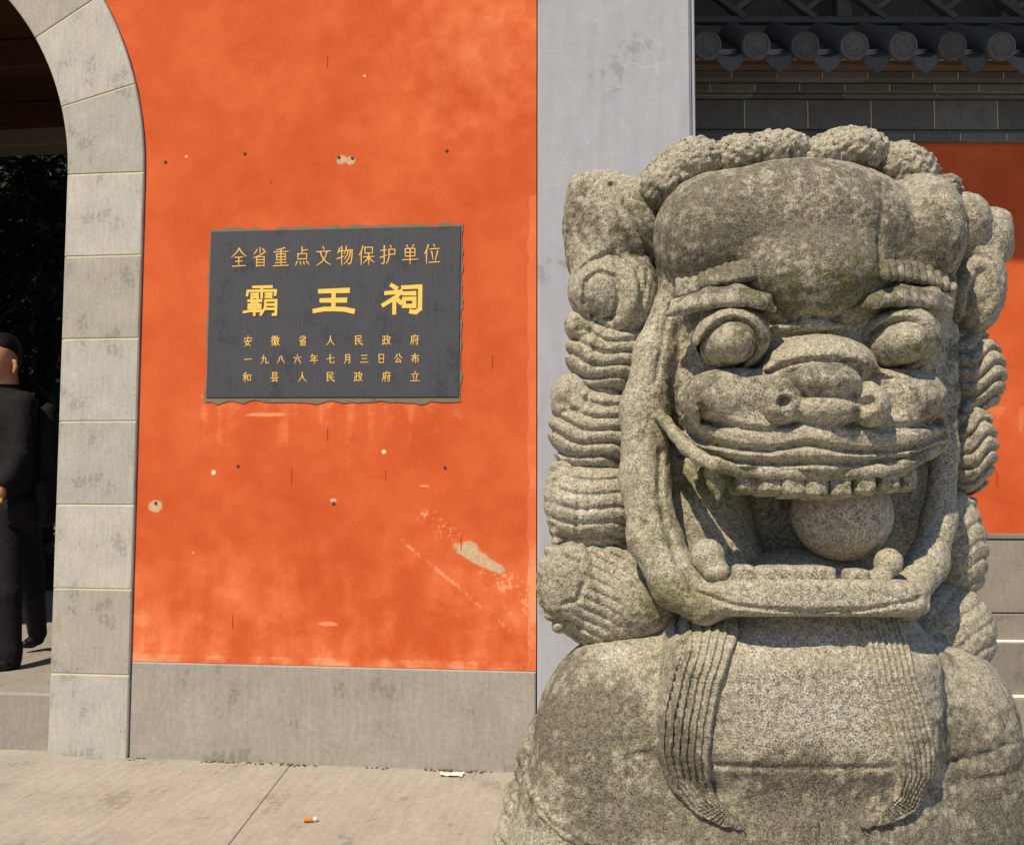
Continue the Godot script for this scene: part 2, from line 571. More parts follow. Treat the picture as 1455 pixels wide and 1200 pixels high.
func build_gate():
	var g := thing("gatehouse", "orange plastered gate wall with a grey stone arch and a grey pillar", "building")
	var cx := -3.93
	var cy := 2.715
	var ro := 1.712
	var ri := 1.324
	var top := 4.72
	# plaster sheet with the arch cut out
	var o := PackedVector2Array([Vector2(-9, 0.434), Vector2(cx - ro, 0.434)])
	for k in 41:
		var t := PI - PI * k / 40.0
		o.append(Vector2(cx + cos(t) * ro, cy + sin(t) * ro))
	o.append_array([Vector2(cx + ro, 0.434), Vector2(-0.358, 0.434), Vector2(-0.358, top), Vector2(-9, top)])
	part(g, "plaster", prism(o, -0.4, 0.0), mats.plaster)
	part(g, "plinth", prism(rect(cx + ro + 0.002, -0.02, -0.358, 0.432), -0.4, 0.008, 0.006), mats.plinth)
	part(g, "plinth", prism(rect(-9, -0.02, cx - ro - 0.002, 0.432), -0.4, 0.008, 0.006), mats.plinth)
	part(g, "pillar", prism(rect(-0.352, -0.02, 0.335, top), -1.3, 0.022, 0.012), mats.pillar)
	part(g, "pillar_edge", prism(rect(0.338, -0.02, 0.352, top), -1.3, 0.004, 0.004), mats.pillar)
	# arch stones: the jambs course by course, then the voussoirs
	var gap := 0.0013
	var ys := [-0.01, 0.372, 0.76, 1.147, 1.535, 1.924, 2.318, cy]
	for side in [1, -1]:
		for k in ys.size() - 1:
			var xa: float = cx + side * ri
			var xb: float = cx + side * (ro - 0.004)
			part(g, "arch_stone", prism(rect(minf(xa, xb), ys[k] + gap, maxf(xa, xb), ys[k + 1] - gap), -0.4, 0.018, 0.005), mats.stones[(k * 3 + (0 if side > 0 else 2)) % 4])
	var cuts := [0.0, 14.6, 31.0, 47.0, 63.0, 79.0, 101.0, 117.0, 133.0, 149.0, 165.4, 180.0]
	for k in cuts.size() - 1:
		var v := PackedVector2Array()
		var t0 := deg_to_rad(cuts[k]) + 0.0009
		var t1 := deg_to_rad(cuts[k + 1]) - 0.0009
		for j in 9:
			var t := lerpf(t0, t1, j / 8.0)
			v.append(Vector2(cx + cos(t) * (ro - 0.004), cy + sin(t) * (ro - 0.004)))
		for j in 9:
			var t := lerpf(t1, t0, j / 8.0)
			v.append(Vector2(cx + cos(t) * ri, cy + sin(t) * ri))
		part(g, "arch_stone", prism(v, -0.4, 0.018, 0.005), mats.stones[(k + 1) % 4])
	# bedding mortar that fills the joints, a little back from the faces
	var ring := PackedVector2Array([Vector2(cx + ri + 0.008, 0.0)])
	for k in 41:
		var t := PI * k / 40.0
		ring.append(Vector2(cx + cos(t) * (ri + 0.008), cy + sin(t) * (ri + 0.008)))
	ring.append(Vector2(cx - ri - 0.008, 0.0))
	ring.append(Vector2(cx - ro + 0.006, 0.0))
	for k in 41:
		var t := PI - PI * k / 40.0
		ring.append(Vector2(cx + cos(t) * (ro - 0.006), cy + sin(t) * (ro - 0.006)))
	ring.append(Vector2(cx + ro - 0.006, 0.0))
	part(g, "mortar", prism(ring, -0.36, 0.0145), mats.mortar)
	# dark discs put in for the shade inside small drilled holes
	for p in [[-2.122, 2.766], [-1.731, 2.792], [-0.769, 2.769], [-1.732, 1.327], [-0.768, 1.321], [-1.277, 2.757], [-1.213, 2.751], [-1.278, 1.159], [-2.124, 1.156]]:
		part(g, "hole_shade_disc", lathe(PackedVector2Array([Vector2(0.0085, -0.01), Vector2(0.0075, 0.0025), Vector2(0.004, 0.004), Vector2(0.0, 0.002)]), 10), mats.hole_shade, Vector3(p[0], p[1], 0.0))
	# the passage behind the arch
	part(g, "passage_wall", chamfer_box(Vector3(0.3, 4.9, 3.2), 0.01), mats.inner, Vector3(-2.1, 2.3, -2.02))
	part(g, "passage_wall", chamfer_box(Vector3(0.3, 4.9, 3.2), 0.01), mats.inner, Vector3(-5.76, 2.3, -2.02))
	part(g, "passage_ceiling", chamfer_box(Vector3(3.9, 0.16, 3.2), 0.01), mats.dark_wood, Vector3(-3.93, 4.66, -2.02))
	for k in 3:
		part(g, "ceiling_beam", chamfer_box(Vector3(3.3, 0.22, 0.16), 0.01), mats.dark_wood, Vector3(-3.93, 4.46, -1.2 - k * 1.1))
	var slope := PackedVector2Array([Vector2(0.60, 4.74), Vector2(0.60, 4.86), Vector2(-1.9, 9.4), Vector2(-4.9, 4.86), Vector2(-4.9, 4.74)])  # eave inferred from wall shade; unseen ridge raised to shade the garden
	var rf := part(g, "roof", prism(slope, -9.4, 6.5), mats.tile_dark)
	rf.transform = Transform3D(Basis(Vector3(0, 0, 1), Vector3(0, 1, 0), Vector3(1, 0, 0)), Vector3.ZERO)
	part(g, "rear_lintel", chamfer_box(Vector3(3.4, 0.5, 0.25), 0.01), mats.inner, Vector3(-3.93, 4.45, -3.5))
	part(g, "rear_wall", chamfer_box(Vector3(3.2, 4.9, 0.25), 0.01), mats.inner, Vector3(-7.5, 2.3, -3.5))
	var fl := setting("passage_floor", "raised grey concrete floor of the gate passage behind a low step", "floor", chamfer_box(Vector3(3.34, 0.30, 3.9), 0.012), mats.floor, Vector3(-3.93, 0.115, -2.0))

func build_screen_wall():
	# runs behind the lion, turned a little away from the gate wall
	var turn := deg_to_rad(6.436)
	var s := thing("screen_wall", "orange screen wall with dark brick courses, tiled coping and stone base beside the pillar", "wall", Vector3(-0.546, 0, -0.711), turn)
	var x0 := 0.70
	var x1 := 6.0
	part(s, "plaster", prism(rect(x0, 0.99, x1, 3.07), -0.3, 0.0), mats.plaster)
	# base courses, each set a little forward of the one above
	var base := [[0.97, 1.0, 0.012, 1.30], [0.592, 0.968, 0.004, 1.45], [0.452, 0.589, 0.012, 1.1], [0.185, 0.449, 0.055, 1.35], [-0.02, 0.182, 0.10, 1.2]]
	for r in base.size():
		var c: Array = base[r]
		var x := x0 - 0.3 * (r % 2)
		var k := 0
		while x < x1:
			var a := maxf(x, x0)
			var b := minf(x + c[3], x1)
			part(s, "base_stone", prism(rect(a + 0.0015, c[0] + 0.0012, b - 0.0015, c[1] - 0.0012), -0.3, c[2], 0.004), mats.course[(r + k) % 3])
			x += c[3]
			k += 1
	# pale mortar strips that draw in the bright sunlit line of both ledges
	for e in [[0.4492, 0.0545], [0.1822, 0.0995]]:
		part(s, "lit_mortar_strip", prism(rect(x0, e[0] - 0.0005, x1, e[0] + 0.0085), 0.0, e[1] - 0.004, 0.002), mats.lime)
	# grey brick courses under the coping: bottom, top, forward, brick length, first joint
	var courses := [[3.062, 3.108, 0.035, 0.245, 0.90], [3.112, 3.126, 0.018, 0.49, 0.85], [3.130, 3.288, 0.026, 0.336, 0.895], [3.293, 3.306, 0.06, 0.49, 0.77], [3.309, 3.352, 0.085, 0.236, 0.80], [3.357, 3.398, 0.13, 0.236, 0.905]]
	for r in courses.size():
		var c: Array = courses[r]
		var x: float = c[4] - c[3]
		var k := 0
		while x < x1:
			var b: float = x + c[3]
			if b > x0:
				part(s, "brick", prism(rect(maxf(x, x0) + 0.0012, c[0], minf(b, x1) - 0.0012, c[1]), -0.28, c[2], 0.003), mats.bricks[(r * 5 + k * 3 + k / 4) % 4])
			x = b
			k += 1
		part(s, "joint_mortar", prism(rect(x0 + 0.002, c[0] + 0.003, x1 - 0.002, c[1] - 0.003), -0.27, c[2] - 0.0022), mats.mortar)
	part(s, "eave_board", prism(rect(x0, 3.400, x1, 3.424), -0.28, 0.19, 0.003), mats.board)
	part(s, "eave_fill", prism(rect(x0, 3.427, x1, 3.475), -0.28, 0.215, 0.003), mats.fill)
	# wall behind the coping with a lattice above it
	part(s, "upper_wall", prism(rect(x0, 3.45, x1, 3.86), -0.5, -0.30), mats.backwall)
	part(s, "lattice_rail", prism(rect(x0, 3.862, x1, 3.90), -0.5, -0.27, 0.004), mats.bricks[1])
	var slat := chamfer_box(Vector3(0.42, 0.035, 0.05), 0.004)
	for k in 24:
		var o := part(s, "lattice_slat", slat, mats.bricks[k % 4], Vector3(0.95 + k * 0.2, 4.02, -0.34 + 0.055 * (k % 2)))
		o.rotation.z = deg_to_rad(38.0 if k % 2 == 0 else -38.0)
	for k in 6:
		part(s, "lattice_post", chamfer_box(Vector3(0.09, 0.9, 0.09), 0.006), mats.bricks[(k + 2) % 4], Vector3(0.95 + k * 0.95, 4.34, -0.36))
	part(s, "upper_panel", prism(rect(x0, 3.86, x1, 4.74), -0.62, -0.55), mats.backwall)
	# the tiled coping: round ridge tiles with stamped ends, hanging drip tiles between
	var pitch := 0.243
	var tilt := deg_to_rad(31.0)
	var tube := lathe(PackedVector2Array([Vector2(0.0, -0.62), Vector2(0.062, -0.62), Vector2(0.066, -0.30), Vector2(0.0665, -0.012), Vector2(0.0665, -0.01)]), 22)
	var cap := lathe(PackedVector2Array([Vector2(0.0668, -0.03), Vector2(0.071, -0.022), Vector2(0.071, 0.004), Vector2(0.067, 0.009), Vector2(0.059, 0.009), Vector2(0.056, 0.002), Vector2(0.050, 0.002), Vector2(0.047, 0.005), Vector2(0.043, 0.002), Vector2(0.026, 0.002), Vector2(0.022, 0.006), Vector2(0.012, 0.007), Vector2(0.0, 0.008)]), 26)
	var pan := pan_mesh(pitch, 0.62)
	var drip := drip_mesh(pitch)
	for k in 22:
		var x := 0.962 + pitch * (k - 1)
		var m: Material = mats.tile if (k * 5) % 3 else mats.tile_dark
		if x - 0.07 > x0:
			var t := part(s, "round_tile", tube, m, Vector3(x, 3.418, 0.37))
			t.rotation.x = tilt
			var c := part(t, "tile_end", cap, m)
			c.rotation.x = -tilt * 0.75
			for j in 6:
				var boss := part(t, "stamped_boss", lathe(PackedVector2Array([Vector2(0.0065, 0.0), Vector2(0.005, 0.004), Vector2(0.0, 0.005)]), 7), m)
				boss.transform = c.transform * Transform3D(Basis(), Vector3(cos(j * TAU / 6.0) * 0.034, sin(j * TAU / 6.0) * 0.034, 0.002))
		var xm := x + pitch * 0.5
		if xm - 0.07 > x0:
			for row in 3:
				var d := part(s, "pan_tile", pan, mats.tile_dark if (k + row) % 2 else mats.tile, Vector3(xm, 3.412 + row * 0.012 + row * 0.06, 0.33 - row * 0.10))
				d.rotation.x = tilt
			var dr := part(s, "drip_tile", drip, mats.tile if k % 2 else mats.tile_dark, Vector3(xm, 3.405, 0.335))
			dr.rotation.x = deg_to_rad(-6.0)

# a shallow trough of tile
func pan_mesh(w: float, length: float) -> ArrayMesh:
	var st := SurfaceTool.new()
	st.begin(Mesh.PRIMITIVE_TRIANGLES)
	var n := 8
	var half := w * 0.42
	for k in n:
		var a := -1.0 + 2.0 * k / n
		var b := -1.0 + 2.0 * (k + 1) / n
		var p := func(t: float, z: float, up: float) -> Vector3:
			return Vector3(t * half, 0.045 * t * t - 0.045 + up, z)
		for up in [0.0, 0.012]:
			st.set_smooth_group(0)
			quad(st, p.call(a, 0.0, up), p.call(b, 0.0, up), p.call(b, -length, up), p.call(a, -length, up))
		st.set_smooth_group(-1)
		quad(st, p.call(a, 0.0, 0.0), p.call(b, 0.0, 0.0), p.call(b, 0.0, 0.012), p.call(a, 0.0, 0.012))
	st.generate_normals()
	return st.commit()

# the pointed plate that hangs from a pan tile
func drip_mesh(w: float) -> ArrayMesh:
	var o := PackedVector2Array()
	var half := w * 0.37
	for k in 9:
		var t := -1.0 + 2.0 * k / 8.0
		o.append(Vector2(t * half, 0.04 * t * t - 0.045 + 0.014))
	o.append(Vector2(half * 0.92, -0.028))
	o.append(Vector2(half * 0.55, -0.072))
	o.append(Vector2(half * 0.2, -0.100))
	o.append(Vector2(0.0, -0.118))
	o.append(Vector2(-half * 0.2, -0.100))
	o.append(Vector2(-half * 0.55, -0.072))
	o.append(Vector2(-half * 0.92, -0.028))
	return prism(o, -0.014, 0.0, 0.0)

func build_trees():
	var hall := thing("sky_block_hall", "added hall that blocks the sky behind the conifers", "building", Vector3(-9.0, 0, -13.0))  # added building, blocks the sky and darkens the garden
	part(hall, "wall", chamfer_box(Vector3(16, 6.0, 0.4), 0.02), mats.inner, Vector3(0, 2.97, 0))
	part(hall, "roof", chamfer_box(Vector3(17.5, 0.3, 6.0), 0.05), mats.tile_dark, Vector3(0, 6.1, 0.6))
	for k in 6:
		part(hall, "column", lathe_up(PackedVector2Array([Vector2(0.18, 0.0), Vector2(0.17, 5.9), Vector2(0.0, 5.9)]), 14), mats.dark_wood, Vector3(-7.0 + k * 2.8, -0.03, 2.6))
	var rng := RandomNumberGenerator.new()
	rng.seed = 77
	var spots := [[-5.2, -6.4, 9.4, "dark cypress with drooping sprays behind the passage, trunk nearest the gate"], [-7.4, -8.4, 11.0, "tall dark conifer standing farther back in the garden behind the gate"], [-6.4, -5.7, 6.6, "low bushy conifer filling the gap beside the cypress behind the passage"], [-8.8, -7.0, 9.5, "broad dark conifer at the garden edge behind the gate passage"]]
	for s in spots:
		var t := thing("conifer_tree", s[3], "tree", Vector3(s[0], -0.03, s[1]), rng.randf() * TAU, "conifers behind the gate")
		var h: float = s[2]
		part(t, "trunk", lathe_up(PackedVector2Array([Vector2(0.16, 0.0), Vector2(0.12, h * 0.2), Vector2(0.07, h * 0.7), Vector2(0.0, h)]), 9), mats.bark)
		var st := SurfaceTool.new()
		st.begin(Mesh.PRIMITIVE_TRIANGLES)
		for k in 620:
			var f := pow(rng.randf(), 0.8)
			var y := h * (0.06 + 0.92 * f)
			var reach := (h * 0.30) * (1.05 - f) * rng.randf_range(0.35, 1.1) + 0.15
			var a := rng.randf() * TAU
			var dir := Vector3(cos(a), 0, sin(a))
			var root := Vector3(0, y, 0) + dir * 0.05
			var tip := Vector3(0, y - reach * rng.randf_range(0.05, 0.45), 0) + dir * reach
			var tone := rng.randf_range(0.55, 1.15)
			# a spray: twigs fanning along the branch with scale-like leaflets
			for j in 20:
				var u := rng.randf_range(0.25, 1.0)
				var p := root.lerp(tip, u) + Vector3(rng.randf_range(-0.12, 0.12), rng.randf_range(-0.08, 0.06), rng.randf_range(-0.12, 0.12))
				var q := p + (dir * rng.randf_range(0.05, 0.2) + Vector3(rng.randf_range(-0.14, 0.14), rng.randf_range(-0.16, 0.02), rng.randf_range(-0.14, 0.14)))
				var side := (q - p).cross(Vector3(rng.randf_range(-1, 1), rng.randf_range(-1, 1), rng.randf_range(-1, 1))).normalized() * rng.randf_range(0.016, 0.04)
				var g := tone * rng.randf_range(0.8, 1.2)
				st.set_color(Color(g, g, g * 0.9))
				for v in [p, q, p.lerp(q, 0.45) + side, p, p.lerp(q, 0.45) - side, q]:
					st.add_vertex(v)
		st.generate_normals()
		part(t, "crown", st.commit(), mats.leaf)

func lathe_up(profile: PackedVector2Array, n: int) -> ArrayMesh:
	var m := lathe(profile, n)
	var st := SurfaceTool.new()
	st.append_from(m, 0, Transform3D(Basis(Vector3.RIGHT, -PI / 2), Vector3.ZERO))
	return st.commit()

# ==================================================================== plaque with cut and gilded characters
const GLYPHS := {
	"一": "8,50 92,47",
	"九": "40,10 40,40 32,70 10,92 ; 14,38 66,36 66,80 74,88 92,88 92,72",
	"八": "38,30 30,60 10,88 ; 55,18 65,55 92,88",
	"六": "48,8 54,22 ; 8,36 92,34 ; 36,50 28,72 12,92 ; 60,50 75,70 88,92",
	"年": "30,5 22,22 10,36 ; 26,22 85,22 ; 28,44 80,44 ; 28,44 28,66 ; 8,67 93,66 ; 54,22 54,97",
	"七": "8,50 90,38 ; 42,10 42,82 50,88 88,88 88,72",
	"月": "30,10 30,60 24,80 12,93 ; 30,10 74,10 74,86 66,92 58,88 ; 30,36 74,36 ; 30,60 74,60",
	"三": "18,18 82,17 ; 24,50 76,49 ; 8,85 92,84",
	"日": "26,10 26,92 ; 26,10 76,10 76,92 ; 26,50 76,50 ; 26,88 76,88",
	"公": "38,10 30,30 10,50 ; 60,8 70,30 92,48 ; 46,48 36,68 22,86 78,82 ; 64,62 74,76 82,92",
	"布": "8,26 92,25 ; 46,5 38,30 25,52 8,68 ; 26,48 26,86 ; 26,48 80,48 80,78 72,84 66,80 ; 52,32 52,97",
	"和": "40,8 26,16 12,18 ; 6,36 50,34 ; 29,16 29,96 ; 28,38 20,58 6,74 ; 32,44 42,54 48,64 ; 58,28 58,84 ; 58,30 90,30 90,84 ; 58,78 90,78",
	"县": "28,8 28,58 ; 28,8 74,8 74,58 ; 28,24 74,24 ; 28,41 74,41 ; 8,59 93,58 ; 46,60 36,76 22,88 76,84 ; 64,68 74,80 82,93",
	"人": "50,8 46,40 30,70 8,92 ; 50,34 62,62 92,92",
	"民": "20,10 78,10 78,34 ; 20,34 78,34 ; 20,10 20,88 44,78 ; 20,56 88,55 ; 50,34 58,62 72,82 92,92 92,76",
	"政": "6,16 50,15 ; 30,16 30,80 ; 30,46 48,46 ; 14,42 14,84 ; 4,88 50,78 ; 64,6 60,26 50,42 ; 60,26 94,25 ; 86,26 78,60 66,80 48,94 ; 58,42 70,68 94,92",
	"府": "50,3 54,12 ; 16,17 92,16 ; 18,17 17,55 6,92 ; 42,28 36,46 24,62 ; 34,48 34,95 ; 50,46 94,45 ; 78,28 78,88 70,93 62,88 ; 56,60 64,72",
	"立": "48,5 54,18 ; 14,28 88,27 ; 30,42 38,78 ; 70,40 64,62 58,86 ; 6,90 94,89",
	"安": "48,3 54,13 ; 14,20 12,36 ; 14,20 88,20 82,34 ; 46,30 36,52 26,70 50,78 82,93 ; 66,46 56,70 36,86 14,94 ; 8,50 93,49",
	"徽": "22,5 14,18 6,26 ; 24,26 16,42 5,54 ; 16,42 16,96 ; 36,10 36,28 56,28 ; 46,5 46,28 ; 56,10 56,28 ; 32,38 60,38 ; 48,38 38,52 54,50 ; 34,62 58,60 ; 46,52 46,90 40,92 ; 38,70 32,84 ; 54,70 60,82 ; 74,5 70,24 62,40 ; 70,26 96,25 ; 88,26 84,56 74,78 60,94 ; 68,42 78,70 96,93",
	"省": "50,4 50,30 ; 32,12 24,24 12,34 ; 66,10 78,20 84,28 ; 74,28 50,40 10,52 ; 30,48 30,96 ; 30,48 76,48 76,96 ; 30,62 76,62 ; 30,76 76,76 ; 30,91 76,91",
	"全": "50,4 34,26 6,46 ; 50,4 68,26 94,44 ; 26,48 74,47 ; 30,68 70,67 ; 12,91 90,90 ; 50,48 50,90",
	"重": "70,6 48,12 22,14 ; 8,25 92,24 ; 24,36 24,66 ; 24,36 76,36 76,66 ; 24,50 76,50 ; 24,64 76,64 ; 18,78 82,77 ; 6,93 94,92 ; 50,12 50,92",
	"点": "48,5 48,34 ; 50,20 82,18 ; 24,36 24,64 ; 24,36 76,36 76,64 ; 24,62 76,62 ; 20,74 10,92 ; 38,76 42,90 ; 58,76 64,90 ; 76,74 90,90",
	"文": "46,5 54,18 ; 8,28 92,26 ; 70,28 60,54 40,78 10,94 ; 28,28 44,58 66,80 93,93",
	"物": "18,12 12,28 6,38 ; 14,28 46,26 ; 30,5 30,96 ; 4,64 46,52 ; 58,6 54,24 44,42 ; 54,24 92,23 90,60 84,86 74,92 66,86 ; 68,25 62,48 46,68 ; 82,25 76,56 60,78 44,90",
	"保": "28,5 20,28 5,48 ; 18,32 18,96 ; 40,12 40,42 ; 40,12 84,12 84,42 ; 40,40 84,40 ; 32,58 94,57 ; 62,42 62,97 ; 60,60 48,76 30,88 ; 64,60 76,74 94,86",
	"护": "6,28 40,26 ; 26,5 26,86 18,93 10,88 ; 4,62 42,50 ; 62,5 68,16 ; 54,24 54,60 48,78 38,94 ; 54,24 88,24 88,50 ; 54,48 88,48",
	"单": "30,5 38,17 ; 70,5 60,18 ; 22,22 22,60 ; 22,22 78,22 78,60 ; 22,40 78,40 ; 22,58 78,58 ; 6,75 94,74 ; 50,22 50,98",
	"位": "28,5 20,28 5,48 ; 18,32 18,96 ; 60,5 66,16 ; 38,26 92,25 ; 48,38 56,76 ; 82,36 76,58 68,84 ; 34,90 95,89",
	"霸": "26,4 78,4 ; 12,17 10,32 ; 12,17 90,17 88,32 ; 51,4 51,40 ; 22,28 40,28 ; 22,38 40,38 ; 62,28 78,28 ; 62,38 78,38 ; 14,50 50,50 ; 24,43 24,58 ; 40,43 40,58 ; 16,64 16,74 48,74 48,64 16,64 ; 32,54 32,98 ; 2,88 20,84 54,85 ; 62,50 62,74 50,97 ; 62,50 92,50 92,97 84,97 ; 62,64 92,64 ; 62,78 92,78",
	"王": "16,12 84,10 ; 20,50 78,50 ; 4,93 28,86 52,86 76,88 97,96 ; 50,10 50,86",
	"祠": "22,4 34,14 ; 8,30 46,26 34,44 2,70 ; 30,46 30,97 ; 36,50 46,62 ; 50,12 94,10 94,84 84,95 72,92 ; 52,32 80,32 ; 54,50 54,76 ; 54,50 80,50 80,76 ; 54,74 80,74",
}

func stroke_mesh(called: String, w: float, h: float, thick: float, wedge: bool) -> ArrayMesh:
	var st := SurfaceTool.new()
	st.begin(Mesh.PRIMITIVE_TRIANGLES)
	st.set_smooth_group(-1)
	var lift := 0.0012
	var index := 0
	for stroke in GLYPHS[called].split(";"):
		var nums: PackedFloat64Array = stroke.strip_edges().replace(",", " ").split_floats(" ", false)
		var pts := PackedVector2Array()
		for k in range(0, nums.size(), 2):
			pts.append(Vector2((nums[k] / 100.0 - 0.5) * w, (0.5 - nums[k + 1] / 100.0) * h))
		index += 1
		var top := lift + 0.00012 * index
		for k in pts.size() - 1:
			var a := pts[k]
			var b := pts[k + 1]
			var d := (b - a).normalized()
			var n := Vector2(-d.y, d.x)
			var flat := absf(d.y) < 0.25
			var r := thick * (0.40 if flat and not wedge else 0.5)
			var ra := r
			var rb := r
			if wedge:
				if k == 0:
					ra = r * 0.92
				if k == pts.size() - 2:
					rb = r * (1.12 if flat or d.x > 0.3 else 0.95)
			else:
				if k == 0:
					ra = r * 1.25
				if k == pts.size() - 2 and not flat:
					rb = r * 0.6
			a -= d * ra * 0.75
			b += d * rb * 0.75
			var t := top + 0.00003 * k
			var a0 := a + n * ra
			var a1 := a - n * ra
			var b0 := b + n * rb
			var b1 := b - n * rb
			quad(st, Vector3(a1.x, a1.y, t), Vector3(b1.x, b1.y, t), Vector3(b0.x, b0.y, t), Vector3(a0.x, a0.y, t))
			for e in [[a1, b1], [b1, b0], [b0, a0], [a0, a1]]:
				quad(st, Vector3(e[0].x, e[0].y, 0.0), Vector3(e[1].x, e[1].y, 0.0), Vector3(e[1].x, e[1].y, t), Vector3(e[0].x, e[0].y, t))
	st.generate_normals()
	return st.commit()

func build_plaque():
	var t := thing("stone_plaque", "black stone plaque with gilded Chinese characters set into the orange wall", "plaque", Vector3(-1.295, 2.029, 0.0), deg_to_rad(0.0))
	t.rotation.z = deg_to_rad(-0.35)
	var hw := 0.5925
	var hh := 0.390
	# smeared cement bed with a ragged edge
	var n := FastNoiseLite.new()
	n.seed = 5
	n.frequency = 4.0
	n.fractal_octaves = 3
	var bed := PackedVector2Array()
	var corners := [Vector2(-hw, -hh), Vector2(hw, -hh), Vector2(hw, hh), Vector2(-hw, hh)]
	var outs := [Vector2(0, -1), Vector2(1, 0), Vector2(0, 1), Vector2(-1, 0)]
	var grow := [0.020, 0.008, 0.012, 0.007]
	for k in 4:
		var a: Vector2 = corners[k]
		var b: Vector2 = corners[(k + 1) % 4]
		var prev: float = grow[(k + 3) % 4]
		for j in 46:
			var p := a.lerp(b, j / 46.0)
			var g: float = grow[k] + 0.016 * n.get_noise_2d(p.x * 3.0 + 7.0, p.y * 3.0)
			p += outs[k] * maxf(g, 0.004)
			if j == 0:
				p += outs[(k + 3) % 4] * prev
			bed.append(p)
	part(t, "cement_bed", prism(bed, -0.02, 0.004), mats.cement)
	part(t, "slab", chamfer_box(Vector3(hw * 2.0, hh * 2.0, 0.03), 0.003), mats.granite, Vector3(0, 0, -0.006))
	var rows := [["全省重点文物保护单位", -1.747, -0.834, 2.292, 0.080, 0.096, 0.0050, false], ["安徽省人民政府", -1.692, -0.908, 1.900, 0.044, 0.050, 0.0042, false], ["一九八六年七月三日公布", -1.690, -0.904, 1.816, 0.042, 0.047, 0.0042, false], ["和县人民政府立", -1.692, -0.904, 1.7335, 0.044, 0.050, 0.0042, false]]
	for r in rows:
		var text: String = r[0]
		for k in text.length():
			var x := lerpf(r[1], r[2], float(k) / (text.length() - 1))
			var o := part(t, "gilded_character", stroke_mesh(text[k], r[4], r[5], r[6], false), mats.thin_gold, Vector3(x + 1.295, r[3] - 2.029, 0.009))
			o.rotation.z = deg_to_rad(0.9)
	for c in [["霸", -1.634, 2.089, 0.172, 0.140, 0.0125], ["王", -1.290, 2.086, 0.196, 0.112, 0.0215], ["祠", -0.968, 2.088, 0.186, 0.138, 0.0195]]:
		part(t, "gilded_character", stroke_mesh(c[0], c[3], c[4], c[5], true), mats.gold, Vector3(c[1] + 1.295, c[2] - 2.029, 0.009))

func build_small_things():
	var b := thing("cigarette_butt", "orange cigarette butt lying on the concrete pavement", "litter", Vector3(-1.137, 0.0012, 0.692), 0.35)
	var stub := part(b, "filter", lathe(PackedVector2Array([Vector2(0.0, -0.02), Vector2(0.0085, -0.02), Vector2(0.009, 0.012), Vector2(0.0, 0.012)]), 10), mats.cork, Vector3(0, 0.009, 0))
	stub.rotation.y = PI / 2
	var ash := part(b, "burnt_end", lathe(PackedVector2Array([Vector2(0.0088, 0.012), Vector2(0.0085, 0.024), Vector2(0.004, 0.028), Vector2(0.0, 0.028)]), 10), mats.paper, Vector3(0, 0.009, 0))
	ash.rotation.y = PI / 2
	var rng := RandomNumberGenerator.new()
	rng.seed = 9
	var dirt := SurfaceTool.new()
	dirt.begin(Mesh.PRIMITIVE_TRIANGLES)
	for k in 420:
		var x := rng.randf_range(-2.2, -0.36)
		if sin(x * 7.0) + sin(x * 17.0 + 1.0) < rng.randf_range(-0.6, 1.4):
			continue
		var c := Vector3(x, 0.0, 0.012 + absf(rng.randfn(0.0, 0.014)))
		var r := rng.randf_range(0.003, 0.010)
		var rim: Array = []
		for j in 6:
			rim.append(c + Vector3(cos(j * TAU / 6.0), 0, sin(j * TAU / 6.0) * 0.7) * r * rng.randf_range(0.6, 1.3))
		var apex := c + Vector3(0, r * rng.randf_range(0.4, 0.9), 0)
		for j in 6:
			for v in [rim[j], apex, rim[(j + 1) % 6]]:
				dirt.add_vertex(v)
	dirt.generate_normals()
	var soil := part(self, "dirt", dirt.commit(), mats.earth, Vector3(0, 0.001, 0), "dark crumbs of dirt gathered along the foot of the plinth")
	soil.set_meta("category", "dirt")
	soil.set_meta("kind", "stuff")
	# crumpled scrap at the foot of the plinth
	var st := SurfaceTool.new()
	st.begin(Mesh.PRIMITIVE_TRIANGLES)
	var grid := []
	for i in 7:
		for j in 4:
			grid.append(Vector3((i - 3) * 0.016 + rng.randf_range(-0.004, 0.004), 0.003 + rng.randf_range(0.0, 0.010), (j - 1.5) * 0.014 + rng.randf_range(-0.004, 0.004)))
	for i in 6:
		for j in 3:
			quad(st, grid[i * 4 + j], grid[i * 4 + j + 1], grid[(i + 1) * 4 + j + 1], grid[(i + 1) * 4 + j])
	st.generate_normals()
	var sc := part(self, "paper_scrap", st.commit(), mats.paper, Vector3(-0.715, 0.001, 0.085))
	sc.set_meta("label", "small crumpled white paper scrap lying at the foot of the plinth")
	sc.set_meta("category", "litter")

